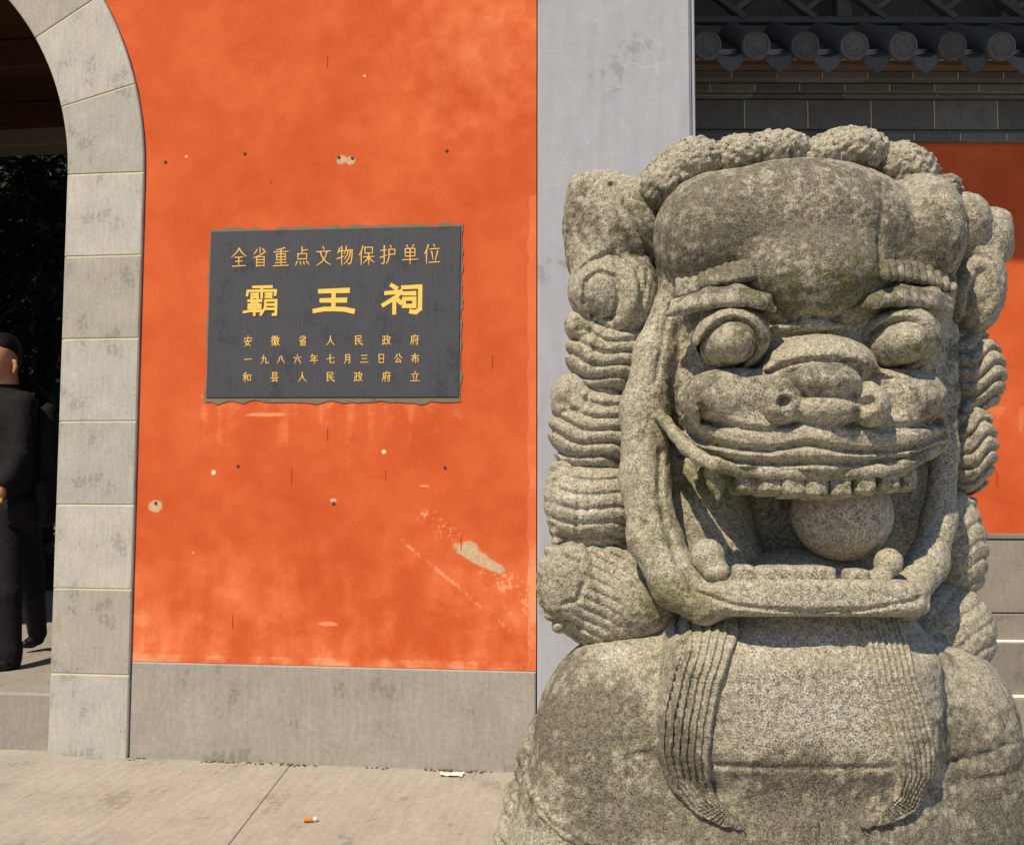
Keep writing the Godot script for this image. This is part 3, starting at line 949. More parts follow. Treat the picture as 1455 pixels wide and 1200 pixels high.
# ==================================================================== carving: distance fields meshed as surface nets
class Sculpt:
	var cell := 0.005
	var amp := 0.0
	var stained := false
	var count := 0
	var kind := PackedInt32Array()
	var op := PackedFloat32Array()
	var kk := PackedFloat32Array()
	var a := PackedVector3Array()
	var b := PackedVector3Array()
	var ra := PackedFloat32Array()
	var rb := PackedFloat32Array()
	var cs := PackedFloat32Array()
	var sn := PackedFloat32Array()
	var inv := PackedFloat32Array()
	var ramp := PackedFloat32Array()
	var rx := PackedFloat32Array()
	var ry := PackedFloat32Array()
	var f1 := PackedFloat32Array()
	var warp := PackedFloat32Array()
	var f2 := PackedFloat32Array()
	var lo := PackedVector3Array()
	var hi := PackedVector3Array()
	var low := Vector3.ONE * 1e9
	var high := Vector3.ONE * -1e9
	var noise: FastNoiseLite
	var fine: FastNoiseLite
	var stains: Array

	var pts: Array = []
	var rb_flat: Array = []
	var mask := PackedVector3Array()
	var core: Sculpt = null

	func add(p: Array):
		count += 1
		pts.append(PackedVector3Array())
		if int(p[0]) != 2:
			rb_flat.append(0)
		if int(p[0]) == 4:
			kind.append(4)
			op.append(0.0)
			kk.append(p[2])
			a.append(Vector3.ZERO); b.append(Vector3.ZERO)
			for arr in [ra, rb, cs, sn, inv, ramp, rx, ry, f1, warp, f2]:
				arr.append(0.0)
			lo.append(Vector3.ONE * -1e9)
			hi.append(Vector3.ONE * 1e9)
			return
		if int(p[0]) == 2:
			# relief line: height, least z, then x, y, half width of each point
			var q := PackedVector3Array()
			var l2 := Vector3(1e9, 1e9, p[3])
			var h2 := Vector3(-1e9, -1e9, 1e9)
			for k in range(5, p.size(), 3):
				q.append(Vector3(p[k], p[k + 1], p[k + 2]))
				l2 = l2.min(Vector3(p[k] - p[k + 2], p[k + 1] - p[k + 2], p[3]))
				h2 = h2.max(Vector3(p[k] + p[k + 2], p[k + 1] + p[k + 2], 1e9))
			if int(p[4]) == 2:
				# only where blocks are cut: near this line
				mask = q
				count -= 1
				pts.pop_back()
				low = low.max(Vector3(l2.x, l2.y, p[3]))
				high = high.min(Vector3(h2.x, h2.y, 1e9))
				return
			pts[-1] = q
			kind.append(2)
			op.append(0.0)
			kk.append(p[2])
			rb_flat.append(int(p[4]))
			a.append(Vector3.ZERO); b.append(Vector3.ZERO)
			for arr in [ra, rb, cs, sn, inv, ramp, rx, ry, f1, warp, f2]:
				arr.append(0.0)
			ramp[-1] = absf(p[2])
			lo.append(l2)
			hi.append(h2)
			return
		kind.append(int(p[0]))
		op.append(p[1])
		kk.append(p[2])
		var c := Vector3(p[3], p[4], p[5])
		a.append(c)
		var l := c
		var h := c
		if int(p[0]) == 3:
			# slab with a rounded plan: half sizes, tilt about x, rounding
			b.append(Vector3(p[6], p[7], p[8]))
			for arr in [rb, inv, ramp, rx, ry, f1, warp, f2]:
				arr.append(0.0)
			ra.append(p[10])
			cs.append(cos(p[9])); sn.append(sin(p[9]))
			var e3: Vector3 = Vector3(p[6], p[7] + absf(sin(p[9])) * p[8], p[8] + absf(sin(p[9])) * p[7]) + Vector3.ONE * (p[2] * maxf(p[6], p[8]) / minf(p[6], p[8]))
			l -= e3
			h += e3
		elif int(p[0]) == 0:
			var r := Vector3(p[6], p[7], p[8])
			b.append(r)
			ra.append(0.0); rb.append(0.0); inv.append(0.0)
			cs.append(cos(p[9])); sn.append(sin(p[9]))
			var ridged := p.size() > 10
			ramp.append(p[10] if ridged else 0.0)
			rx.append(p[11] if ridged else 0.0)
			ry.append(p[12] if ridged else 0.0)
			f1.append(p[13] if ridged else 0.0)
			warp.append(p[14] if ridged else 0.0)
			f2.append(p[15] if ridged else 0.0)
			var m: float = maxf(r.x, r.y) if absf(p[9]) > 0.01 else 0.0
			var e: Vector3 = Vector3(maxf(r.x, m), maxf(r.y, m), r.z) + Vector3.ONE * (ramp[-1] + p[2])
			l -= e
			h += e
		else:
			var d := Vector3(p[6], p[7], p[8])
			b.append(d - c)
			ra.append(p[9]); rb.append(p[10])
			inv.append(1.0 / maxf((d - c).length_squared(), 1e-9))
			cs.append(1.0); sn.append(0.0); ramp.append(0.0); rx.append(0.0); ry.append(0.0); f1.append(0.0); warp.append(0.0); f2.append(0.0)
			var m: float = maxf(p[9], p[10]) + p[2]
			l = c.min(d) - Vector3.ONE * m
			h = c.max(d) + Vector3.ONE * m
		lo.append(l)
		hi.append(h)
		if p[1] > 0.0:
			low = low.min(l)
			high = high.max(h)

	func field(p: Vector3, act: PackedInt32Array) -> float:
		var d := 10.0
		for i in act:
			var e: float
			if kind[i] == 4:
				d += kk[i]
				continue
			if kind[i] == 2:
				if d > 0.05 or d < -0.05:
					continue
				var poly: PackedVector3Array = pts[i]
				var best := 1.0
				for j in poly.size() - 1:
					var u0 := poly[j]
					var u1 := poly[j + 1]
					var ex := u1.x - u0.x
					var ey := u1.y - u0.y
					var qx := p.x - u0.x
					var qy := p.y - u0.y
					var hh := clampf((qx * ex + qy * ey) / (ex * ex + ey * ey + 1e-9), 0.0, 1.0)
					qx -= ex * hh
					qy -= ey * hh
					var wd := lerpf(u0.z, u1.z, hh)
					var tt := (qx * qx + qy * qy) / (wd * wd)
					if tt < best:
						best = tt
				if best < 1.0:
					if kk[i] > 0.0:
						d -= kk[i] * sqrt(1.0 - (best * best * best if rb_flat[i] else best))
					else:
						d -= kk[i] * (1.0 - sqrt(best))
				continue
			var q := p - a[i]
			if kind[i] == 3:
				var y3 := q.y * cs[i] - q.z * sn[i]
				var z3 := q.z * cs[i] + q.y * sn[i]
				var hs := b[i]
				var e1 := (pow(pow(q.x / hs.x, 4.0) + pow(z3 / hs.z, 4.0), 0.25) - 1.0) * minf(hs.x, hs.z) + ra[i]
				var e2 := absf(y3) - hs.y + ra[i]
				e = sqrt(maxf(e1, 0.0) * maxf(e1, 0.0) + maxf(e2, 0.0) * maxf(e2, 0.0)) + minf(maxf(e1, e2), 0.0) - ra[i]
			elif kind[i] == 0:
				var c := cs[i]
				var s := sn[i]
				var x := q.x * c + q.y * s
				q.y = q.y * c - q.x * s
				q.x = x
				var r := b[i]
				var g := q / r
				var k0 := g.length()
				var k1 := (g / r).length()
				e = k0 * (k0 - 1.0) / maxf(k1, 1e-4)
				if ramp[i] > 0.0 and absf(e) < 0.03:
					var u := q.x * rx[i] + q.y * ry[i]
					var v := q.y * rx[i] - q.x * ry[i]
					var ph := sin(u * f1[i] + warp[i] * 1.6 * sin(v * f2[i] + u * 9.0))
					e -= ramp[i] * (1.0 - 2.0 * ph * ph * (1.0 if ph < 0.0 else 0.0) + 0.25 * ph)
			else:
				var ba := b[i]
				var h := clampf(q.dot(ba) * inv[i], 0.0, 1.0)
				e = (q - ba * h).length() - lerpf(ra[i], rb[i], h)
			var k := kk[i]
			if op[i] > 0.0:
				var m := maxf(k - absf(d - e), 0.0)
				d = minf(d, e) - m * m * 0.25 / k
			else:
				var m := maxf(k - absf(d + e), 0.0)
				d = maxf(d, -e) + m * m * 0.25 / k
		return d

	func away(x: float, y: float, by: float) -> bool:
		for j in mask.size() - 1:
			var u := Vector2(mask[j].x, mask[j].y)
			var v := Vector2(mask[j + 1].x, mask[j + 1].y)
			var c := Geometry2D.get_closest_point_to_segment(Vector2(x, y), u, v)
			if c.distance_to(Vector2(x, y)) < maxf(mask[j].z, mask[j + 1].z) + by:
				return false
		return true

	func inside(p: Vector3, by: float) -> bool:
		for i in count:
			if lo[i].x < p.x and hi[i].x > p.x and lo[i].y < p.y and hi[i].y > p.y and lo[i].z < p.z and hi[i].z > p.z and field(p, PackedInt32Array([i])) < -by:
				return true
		return false

	func colour(p: Vector3, near: Array) -> Color:
		# what has settled on the stone: black lichen, green algae, pale salt, each with a ragged edge
		var n1 := fine.get_noise_3dv(p * 6.0)
		var n2 := fine.get_noise_3dv(p * 31.0 + Vector3(4, 4, 4))
		var n3 := fine.get_noise_3dv(p * 95.0)
		var v := 1.0 + 0.14 * n1 + 0.10 * n2
		var c := Vector3(0.580, 0.545, 0.452) * v
		var w := [0.0, 0.0, 0.0]
		for s in near:
			var dx: float = (p.x - s[1]) / s[3]
			var dy: float = (p.y - s[2]) / s[4]
			var r := dx * dx + dy * dy
			if r < 2.2 and p.z > -0.32:
				var g: float = s[5] * (1.0 - r / 2.2)
				w[int(s[0])] = maxf(w[int(s[0])], g)
		var grime := clampf((maxf(w[0], 0.10) + 0.62 * n1 + 0.62 * n2 + 0.42 * n3 - 0.36) * 2.2, 0.0, 1.0)
		c = c.lerp(Vector3(0.195, 0.183, 0.145), grime * 0.85)
		var moss := clampf((maxf(w[1], 0.06) + 0.55 * n2 + 0.35 * n1 + 0.25 * n3 - 0.36) * 2.4, 0.0, 1.0)
		c = c.lerp(Vector3(0.205, 0.215, 0.095), moss * 0.72)
		var salt := clampf((w[2] + 0.6 * n2 + 0.55 * n3 - 0.52) * 3.5, 0.0, 1.0)
		c = c.lerp(Vector3(0.72, 0.70, 0.65), salt * 0.85)
		return Color(c.x, c.y, c.z)

	func mesh_slab(bx0: int, bx1: int) -> Array:
		var n := 6
		var size := n * cell
		var verts := PackedVector3Array()
		var norms := PackedVector3Array()
		var cols := PackedColorArray()
		var idx := PackedInt32Array()
		var by := int(ceil((high.y - low.y) / size)) + 1
		var bz := int(ceil((high.z - low.z) / size)) + 1
		var half := size * 0.5
		var reach := Vector3.ONE * (half + cell + 0.004)
		var limit := half * 1.7321 * 1.35 + cell + amp + (0.022 if mask.size() else 0.009)
		var m := n + 2
		var mm := m * m
		var smp := PackedFloat32Array()
		smp.resize(mm * m)
		var cid := PackedInt32Array()
		cid.resize(mm * m)
		var off := PackedInt32Array([0, 1, m, m + 1, mm, mm + 1, mm + m, mm + m + 1])
		for ix in range(bx0, bx1):
			# prims that touch this slab
			var cx := low.x + ix * size + half
			var sx := PackedInt32Array()
			for i in count:
				if lo[i].x < cx + reach.x and hi[i].x > cx - reach.x:
					sx.append(i)
			for iy in by:
				var cy := low.y + iy * size + half
				var sy := PackedInt32Array()
				for i in sx:
					if lo[i].y < cy + reach.y and hi[i].y > cy - reach.y:
						sy.append(i)
				if sy.is_empty():
					continue
				for iz in bz:
					var cz := low.z + iz * size + half
					var act := PackedInt32Array()
					var solid := false
					for i in sy:
						if lo[i].z < cz + reach.z and hi[i].z > cz - reach.z:
							act.append(i)
							solid = solid or op[i] > 0.0
					if not solid:
						continue
					var centre := Vector3(cx, cy, cz)
					if mask.size() and away(cx, cy, half * 1.42 + cell):
						continue
					if core and not mask.size() and core.inside(centre, half * 1.8 + 0.02):
						continue
					if absf(field(centre, act)) > limit:
						continue
					var org := centre - Vector3.ONE * (half + cell)
					var at := 0
					var neg := 0
					for z in m:
						for y in m:
							var p := org + Vector3(0, y * cell, z * cell)
							for x in m:
								var d := field(p, act)
								if amp > 0.0 and absf(d) < 0.02:
									d += amp * noise.get_noise_3dv(p)
								smp[at] = d
								if d < 0.0:
									neg += 1
								at += 1
								p.x += cell
					if neg == 0 or neg == at:
						continue
					var near: Array = []
					if stained:
						for s in stains:
							if absf(cx - s[1]) < s[3] * 1.5 + size and absf(cy - s[2]) < s[4] * 1.5 + size:
								near.append(s)
					for z in n + 1:
						for y in n + 1:
							for x in n + 1:
								var o := x + y * m + z * mm
								var s0 := smp[o]
								var s1 := smp[o + 1]
								var s2 := smp[o + m]
								var s3 := smp[o + m + 1]
								var s4 := smp[o + mm]
								var s5 := smp[o + mm + 1]
								var s6 := smp[o + mm + m]
								var s7 := smp[o + mm + m + 1]
								var c := int(s0 < 0.0) + int(s1 < 0.0) + int(s2 < 0.0) + int(s3 < 0.0) + int(s4 < 0.0) + int(s5 < 0.0) + int(s6 < 0.0) + int(s7 < 0.0)
								if c == 0 or c == 8:
									cid[o] = -1
									continue
								var sum := Vector3.ZERO
								var k := 0
								if (s0 < 0.0) != (s1 < 0.0): sum += Vector3(s0 / (s0 - s1), 0, 0); k += 1
								if (s2 < 0.0) != (s3 < 0.0): sum += Vector3(s2 / (s2 - s3), 1, 0); k += 1
								if (s4 < 0.0) != (s5 < 0.0): sum += Vector3(s4 / (s4 - s5), 0, 1); k += 1
								if (s6 < 0.0) != (s7 < 0.0): sum += Vector3(s6 / (s6 - s7), 1, 1); k += 1
								if (s0 < 0.0) != (s2 < 0.0): sum += Vector3(0, s0 / (s0 - s2), 0); k += 1
								if (s1 < 0.0) != (s3 < 0.0): sum += Vector3(1, s1 / (s1 - s3), 0); k += 1
								if (s4 < 0.0) != (s6 < 0.0): sum += Vector3(0, s4 / (s4 - s6), 1); k += 1
								if (s5 < 0.0) != (s7 < 0.0): sum += Vector3(1, s5 / (s5 - s7), 1); k += 1
								if (s0 < 0.0) != (s4 < 0.0): sum += Vector3(0, 0, s0 / (s0 - s4)); k += 1
								if (s1 < 0.0) != (s5 < 0.0): sum += Vector3(1, 0, s1 / (s1 - s5)); k += 1
								if (s2 < 0.0) != (s6 < 0.0): sum += Vector3(0, 1, s2 / (s2 - s6)); k += 1
								if (s3 < 0.0) != (s7 < 0.0): sum += Vector3(1, 1, s3 / (s3 - s7)); k += 1
								var p := org + (Vector3(x, y, z) + sum / k) * cell
								cid[o] = verts.size()
								verts.append(p)
								norms.append(Vector3(s1 - s0 + s3 - s2 + s5 - s4 + s7 - s6, s2 - s0 + s3 - s1 + s6 - s4 + s7 - s5, s4 - s0 + s5 - s1 + s6 - s2 + s7 - s3).normalized())
								if stained:
									cols.append(colour(p, near))
					for z in range(1, n + 1):
						for y in range(1, n + 1):
							for x in range(1, n + 1):
								var o := x + y * m + z * mm
								var inside := smp[o] < 0.0
								for axis in 3:
									var d1: int = [1, m, mm][axis]
									if inside == (smp[o + d1] < 0.0):
										continue
									var d2: int = [m, mm, 1][axis]
									var d3: int = [mm, 1, m][axis]
									var q0 := cid[o - d2 - d3]
									var q1 := cid[o - d3]
									var q2 := cid[o]
									var q3 := cid[o - d2]
									if inside:
										idx.append_array([q0, q2, q1, q0, q3, q2])
									else:
										idx.append_array([q0, q1, q2, q0, q2, q3])
		return [verts, norms, cols, idx]

const STAINS := [
	[0, -.0048, 1.7206, .3421, .1513, .92],
	[0, .0199, 1.6126, .1711, .0855, .85],
	[0, -.1423, 1.4157, .1447, .0526, .6],
	[0, .1881, 1.4192, .0921, .0592, .55],
	[0, -.3763, .7452, .2237, .1842, .92],
	[0, -.0107, .6581, .4211, .1184, .95],
	[0, .2974, .6588, .1711, .2105, .9],
	[0, -.3786, 1.7945, .1184, .0789, .6],
	[0, .3232, 1.7418, .0921, .1053, .7],
	[0, -.2531, .8341, .0789, .0789, .5],
	[0, -.1344, 1.5156, .0395, .0368, .6],
	[0, .1879, 1.5164, .0395, .0368, .6],
	[0, .0326, 1.4414, .0789, .0395, .45],
	[0, .2384, .848, .0789, .0789, .5],
	[0, .3136, 1.4196, .0789, .1184, .55],
	[0, -.0687, 1.0522, .0526, .0395, 0],
	[1, -.1707, 1.2496, .0658, .0461, .75],
	[1, -.2867, 1.1813, .0447, .1974, .5],
	[1, -.2578, 1.0414, .0658, .0526, .85],
	[1, .0001, 1.2526, .1842, .0316, .6],
	[1, .0129, 1.5924, .1447, .0592, .6],
	[1, -.1413, 1.4916, .0789, .0526, .5],
	[1, .1833, 1.4924, .0789, .0592, .5],
	[1, -.2748, 1.3651, .0395, .0789, .55],
	[1, -.3252, 1.7673, .0526, .1184, .4],
	[1, -.4597, 1.0512, .0526, .1053, .5],
	[1, .1716, 1.2872, .0921, .0395, .5],
	[1, -.2091, 1.3389, .0789, .0526, .5],
	[1, -.4327, 1.5242, .0658, .1053, .3],
	[2, -.0324, .8919, .1842, .0987, .62],
	[2, .0313, .8348, .1184, .0526, .4],
	[2, -.4228, 1.2136, .0526, .0461, .7],
	[2, -.3496, .9192, .0395, .0184, .75],
	[2, -.1982, 1.1295, .0526, .0789, .35],
	[2, -.0887, 1.4651, .0395, .0263, .5],
	[2, -.2934, 1.5246, .0132, .0789, .5],
	[2, -.0168, 1.0394, .2368, .0263, .3]
]

func sculpt(root: Node3D, called: String, label: String, cell: float, amp: float, prims: Array, mat: Material, stained: bool):
	var s := Sculpt.new()
	s.cell = cell
	s.amp = amp
	s.stained = stained
	for p in prims:
		s.add(p)
	s.low -= Vector3.ONE * (cell * 2.0 + amp)
	s.high += Vector3.ONE * (cell * 2.0 + amp)
	var n := FastNoiseLite.new()
	n.seed = 101 + sculpts.size()
	n.frequency = 42.0
	n.fractal_octaves = 3
	s.noise = n
	var f := FastNoiseLite.new()
	f.seed = 7
	f.frequency = 1.0
	f.fractal_octaves = 3
	s.fine = f
	s.stains = STAINS
	if stained and not called in ["body", "mane_back"]:
		s.core = lion_core
	var o := part(root, called, null, mat, Vector3.ZERO, label)
	sculpts.append([s, o])
	var blocks := int(ceil((s.high.x - s.low.x) / (cell * 6.0))) + 1
	var step := 3
	var b := 0
	while b < blocks:
		jobs.append([s, sculpts.size() - 1, b, mini(b + step, blocks)])
		b += step

func run_job(i: int):
	var j: Array = jobs[i]
	var got: Array = j[0].mesh_slab(j[2], j[3])
	lock.lock()
	results[i] = got
	lock.unlock()

func work():
	while true:
		lock.lock()
		var i := next_job
		next_job += 1
		lock.unlock()
		if i >= jobs.size():
			return
		run_job(i)

func run_sculpts():
	results.resize(jobs.size())
	var crew: Array = []
	for k in 4:
		var th := Thread.new()
		th.start(work)
		crew.append(th)
	for th in crew:
		th.wait_to_finish()
	var total := 0
	for k in sculpts.size():
		var verts := PackedVector3Array()
		var norms := PackedVector3Array()
		var cols := PackedColorArray()
		var idx := PackedInt32Array()
		for i in jobs.size():
			if jobs[i][1] != k or results[i] == null:
				continue
			var shift := verts.size()
			verts.append_array(results[i][0])
			norms.append_array(results[i][1])
			cols.append_array(results[i][2])
			var more: PackedInt32Array = results[i][3]
			for q in more:
				idx.append(q + shift)
		total += idx.size() / 3
		#DBG print(sculpts[k][1].name, ' ', idx.size() / 3)
		if idx.is_empty():
			print("empty ", sculpts[k][1].name)
			continue
		var arr := []
		arr.resize(Mesh.ARRAY_MAX)
		arr[Mesh.ARRAY_VERTEX] = verts
		arr[Mesh.ARRAY_NORMAL] = norms
		if cols.size() == verts.size():
			arr[Mesh.ARRAY_COLOR] = cols
		arr[Mesh.ARRAY_INDEX] = idx
		var mesh := ArrayMesh.new()
		mesh.add_surface_from_arrays(Mesh.PRIMITIVE_TRIANGLES, arr)
		sculpts[k][1].mesh = mesh
	print("carved triangles ", total)

var stone_lion: Node3D
var lion_core: Sculpt

const CORE := [
	[0, 1, .05, .0826, 1.4639, -.42, .4256, .5508, .26, 0],
	[0, 1, .05, .0666, 1.8391, -.36, .3654, .1868, .22, 0],
	[0, 1, .05, .0591, 1.0697, -.36, .4352, .268, .22, 0],
	[0, 1, .05, .0203, .7919, -.13, .4136, .2177, .17, 0],
	[0, 1, .08, .0321, .2712, -.3, .5368, .5368, .4, 0],
	[0, 1, .03, .0404, 1.6509, -.1, .3029, .2643, .2, 0]
]

func carve(called: String, label: String, cell: float, amp: float, prims: Array):
	# "eye/pupil" is a piece of the eye carved last
	if "/" in called:
		sculpt(sculpts[-1][1], called.get_slice("/", 1), label, cell, amp, prims, mats.lion, true)
	else:
		sculpt(stone_lion, called, label, cell, amp, prims, mats.lion, true)

func build_lion():
	lion_core = Sculpt.new()
	for p in CORE:
		lion_core.add(p)
	stone_lion = thing("stone_lion", "weathered grey stone guardian lion with bulging eyes and a ball in its open mouth", "statue", Vector3(.3497, 0, 2.2821), deg_to_rad(6.436))
	carve("head", "", .0044, .0026, [
		[0, 1, .03, .0404, 1.6509, -.1, .3029, .2643, .2, 0],
		[0, 1, .03, .0065, 1.7492, -.03, .2449, .1376, .165, 0],
		[0, 1, .03, -.1606, 1.739, -.02, .1149, .1204, .125, 0],
		[0, 1, .012, .2467, 1.7427, -.03, .0853, .1211, .125, 0],
		[0, 1, .035, .0098, 1.6433, .075, .1297, .0856, .09, 0],
		[0, 1, .04, .041, 1.4538, -.09, .2913, .2132, .15, 0],
		[1, 1, .025, -.1923, 1.3592, .02, -.1269, 1.3396, .09, .0428, .0489],
		[1, 1, .025, -.1269, 1.3396, .09, -.0049, 1.3354, .13, .0489, .0502],
		[1, 1, .025, -.0049, 1.3354, .13, .133, 1.3398, .1, .0502, .0486],
		[1, 1, .025, .133, 1.3398, .1, .227, 1.3597, .03, .0486, .0426],
		[1, 1, .02, -.1986, 1.3382, .01, -.126, 1.3102, .085, .035, .0438],
		[1, 1, .02, -.126, 1.3102, .085, -.0046, 1.3015, .127, .0438, .044],
		[1, 1, .02, -.0046, 1.3015, .127, .1335, 1.3092, .097, .044, .0435],
		[1, 1, .02, .1335, 1.3092, .097, .2344, 1.3357, .03, .0435, .0346],
		[0, 1, .02, -.1404, 1.4082, .075, .1089, .0571, .07, 0],
		[0, 1, .02, .1637, 1.4094, .07, .0858, .0572, .07, 0],
		[0, 1, .03, .014, 1.4682, .08, .1009, .0569, .085, 0],
		[0, -1, .02, -.1912, 1.53, .1, .0844, .0537, .045, -.1396],
		[0, -1, .02, .1977, 1.5292, .095, .0641, .0513, .045, 0],
		[1, 1, .02, -.24, 1.6183, -.05, -.2724, 1.5113, -.045, .0278, .0388],
		[1, 1, .02, -.2724, 1.5113, -.045, -.2928, 1.3992, -.045, .0388, .0458],
		[1, 1, .02, -.2928, 1.3992, -.045, -.2951, 1.2602, -.035, .0458, .0469],
		[1, 1, .02, -.2951, 1.2602, -.035, -.2805, 1.1453, -.01, .0469, .049],
		[1, 1, .02, -.2805, 1.1453, -.01, -.2449, 1.0651, .03, .049, .0479],
		[1, 1, .02, -.2449, 1.0651, .03, -.2013, 1.0299, .06, .0479, .0392],
		[1, 1, .02, .3207, 1.5559, -.05, .3088, 1.4291, -.05, .0139, .0195],
		[1, 1, .02, .3088, 1.4291, -.05, .3001, 1.3173, -.05, .0195, .025],
		[1, 1, .02, .3001, 1.3173, -.05, .2775, 1.1796, -.03, .025, .0303],
		[1, 1, .02, .2775, 1.1796, -.03, .2388, 1.1005, 0, .0303, .0352],
		[1, 1, .02, .2388, 1.1005, 0, .1762, 1.0387, .04, .0352, .0371],
		[1, 1, .03, -.1992, 1.3196, -.15, -.1662, 1.2025, -.16, .0704, .1002],
		[1, 1, .03, -.1662, 1.2025, -.16, -.1273, 1.0886, -.13, .1002, .09],
		[3, 1, .02, -.0031, 1.035, .035, .2017, .0318, .135, .1571, .02],
		[3, 1, .02, .0166, .9921, -.03, .1844, .0303, .085, -.2443, .03],
		[0, 1, .02, .0698, 1.2092, -.22, .3265, .2278, .1, 0],
		[0, -1, .014, .0246, 1.1968, .02, .1954, .1017, .125, 0],
		[0, -1, .01, .0193, 1.1427, .045, .1557, .0422, .085, 0],
		[1, -1, .01, -.278, 1.3778, .02, -.2595, 1.3322, .02, .008, .0174],
		[1, -1, .01, -.2595, 1.3322, .02, -.2376, 1.2932, .03, .0174, .0213],
		[2, 1, -.015, -.2, 0, -.2152, 1.3917, .0039, -.2018, 1.3672, .0078, -.1469, 1.3494, .0101, -.0971, 1.3428, .0099, -.0803, 1.3541, .0098, -.0515, 1.3572, .0097],
		[2, 1, -.015, -.2, 0, .0278, 1.3537, .011, .0646, 1.3557, .011, .0944, 1.3495, .0112, .1594, 1.3528, .0114, .235, 1.367, .0116],
		[2, 1, -.015, -.2, 0, -.2361, 1.3632, .0093, -.2024, 1.33, .0089, -.1522, 1.3145, .0087, -.0982, 1.3098, .0086, -.0399, 1.3206, .0085, .0086, 1.3109, .0085, .0611, 1.3077, .0086, .1224, 1.3102, .0087, .1902, 1.3233, .0089, .2501, 1.3422, .0092],
		[2, 1, -.015, -.2, 0, -.2451, 1.3478, .0093, -.2153, 1.3101, .0091, -.1626, 1.2935, .0088, -.0863, 1.2878, .0086, -.0222, 1.2889, .0085, .0606, 1.2881, .0086, .1555, 1.2983, .0088, .2422, 1.3208, .0091],
		[2, 1, .007, -.2, 0, -.0948, 1.4591, .005, -.0751, 1.4742, .0099, -.0306, 1.483, .0123, .0314, 1.4806, .0123, .0884, 1.4633, .01, .1276, 1.4454, .0051],
		[2, 1, -.005, -.2, 0, -.0911, 1.4515, .0063, -.0703, 1.4617, .0062, -.0309, 1.4692, .0062, .0287, 1.4669, .0062, .0831, 1.4507, .0062],
		[2, 1, .01, -.2, 0, -.0705, 1.5373, .0076, -.0169, 1.5429, .0137, .0532, 1.5402, .0076],
		[2, 1, -.006, -.2, 0, .131, 1.8041, .0102, .121, 1.7189, .01, .1104, 1.6518, .01],
		[2, 1, -.009, -.2, 0, -.2699, 1.3141, .0095, -.2745, 1.2466, .0095, -.2675, 1.1736, .0094, -.2481, 1.1034, .0092, -.2262, 1.0639, .009],
		[2, 1, -.003, -.2, 0, -.287, 1.3819, .0068, -.3119, 1.3147, .0068, -.3153, 1.2056, .0068, -.2984, 1.1124, .0068],
		[2, 1, -.006, -.2, 0, -.2321, 1.0572, .0063, -.1607, 1.0379, .0062, -.0452, 1.0312, .0061, .0527, 1.0336, .0062, .1577, 1.0509, .0064],
		[2, 1, -.006, -.2, 0, -.2432, 1.6011, .0078, -.2602, 1.538, .0079, -.2761, 1.4479, .008],
	])
	carve("lower_tooth", "", .0038, .0018, [
		[0, 1, .012, -.1926, 1.1173, .06, .0314, .0327, .034, 0],
		[0, 1, .012, -.1806, 1.0904, .075, .0259, .0208, .03, 0],
	])
	carve("lower_tooth", "", .0038, .0018, [
		[3, 1, .006, -.1416, 1.0892, .115, .019, .0177, .022, 0, .009],
	])
	carve("lower_tooth", "", .0038, .0018, [
		[3, 1, .006, -.0542, 1.0879, .125, .073, .0189, .024, 0, .01],
	])
	carve("lower_tooth", "", .0038, .0018, [
		[3, 1, .006, .0574, 1.0828, .12, .0227, .0177, .022, 0, .009],
	])
	carve("lower_tooth", "", .0038, .0018, [
		[0, 1, .012, .1337, 1.1065, .075, .0246, .0285, .032, -.3491],
		[0, 1, .01, .1072, 1.0804, .095, .0244, .0179, .028, 0],
	])
	carve("lip_edge", "", .004, .0018, [
		[1, 1, .01, -.2822, 1.3796, -.005, -.2702, 1.383, .005, .0081, .0094],
		[1, 1, .01, -.2702, 1.383, .005, -.2603, 1.3672, .018, .0094, .0107],
		[1, 1, .01, -.2603, 1.3672, .018, -.2462, 1.3421, .036, .0107, .0119],
		[1, 1, .01, -.2462, 1.3421, .036, -.2296, 1.3173, .06, .0119, .0131],
		[1, 1, .01, -.2296, 1.3173, .06, -.2113, 1.2984, .085, .0131, .0129],
		[1, 1, .01, -.2113, 1.2984, .085, -.1855, 1.2838, .108, .0129, .0127],
		[1, 1, .01, -.1855, 1.2838, .108, -.1438, 1.2751, .1033, .0127, .0115],
		[1, 1, .01, -.1438, 1.2751, .1033, -.0981, 1.2712, .1222, .0115, .0114],
		[1, 1, .01, -.0981, 1.2712, .1222, -.0516, 1.2687, .1351, .0114, .0113],
		[1, 1, .01, -.0516, 1.2687, .1351, -.01, 1.2675, .1415, .0113, .0112],
		[1, 1, .01, -.01, 1.2675, .1415, .0392, 1.27, .1432, .0112, .0112],
		[1, 1, .01, .0392, 1.27, .1432, .0974, 1.2752, .138, .0112, .0112],
		[1, 1, .01, .0974, 1.2752, .138, .1452, 1.2855, .1287, .0112, .0113],
		[1, 1, .01, .1452, 1.2855, .1287, .1922, 1.2993, .088, .0113, .0103],
		[1, 1, .01, .1922, 1.2993, .088, .236, 1.3187, .055, .0103, .0092],
		[1, 1, .006, -.2822, 1.3796, -.005, -.2844, 1.3553, -.01, .0081, .0068],
		[1, 1, .006, -.2844, 1.3553, -.01, -.2792, 1.3144, -.01, .0068, .0054],
	])
	carve("fang", "", .0038, .0018, [
		[1, 1, .008, -.1811, 1.2702, .075, -.1785, 1.2496, .08, .0208, .0155],
		[1, 1, .008, -.1785, 1.2496, .08, -.1774, 1.2239, .085, .0155, .0052],
	])
	carve("upper_tooth", "", .0038, .0018, [
		[3, 1, .003, -.1253, 1.2549, .0578, .0236, .0236, .045, .0698, .012],
	])
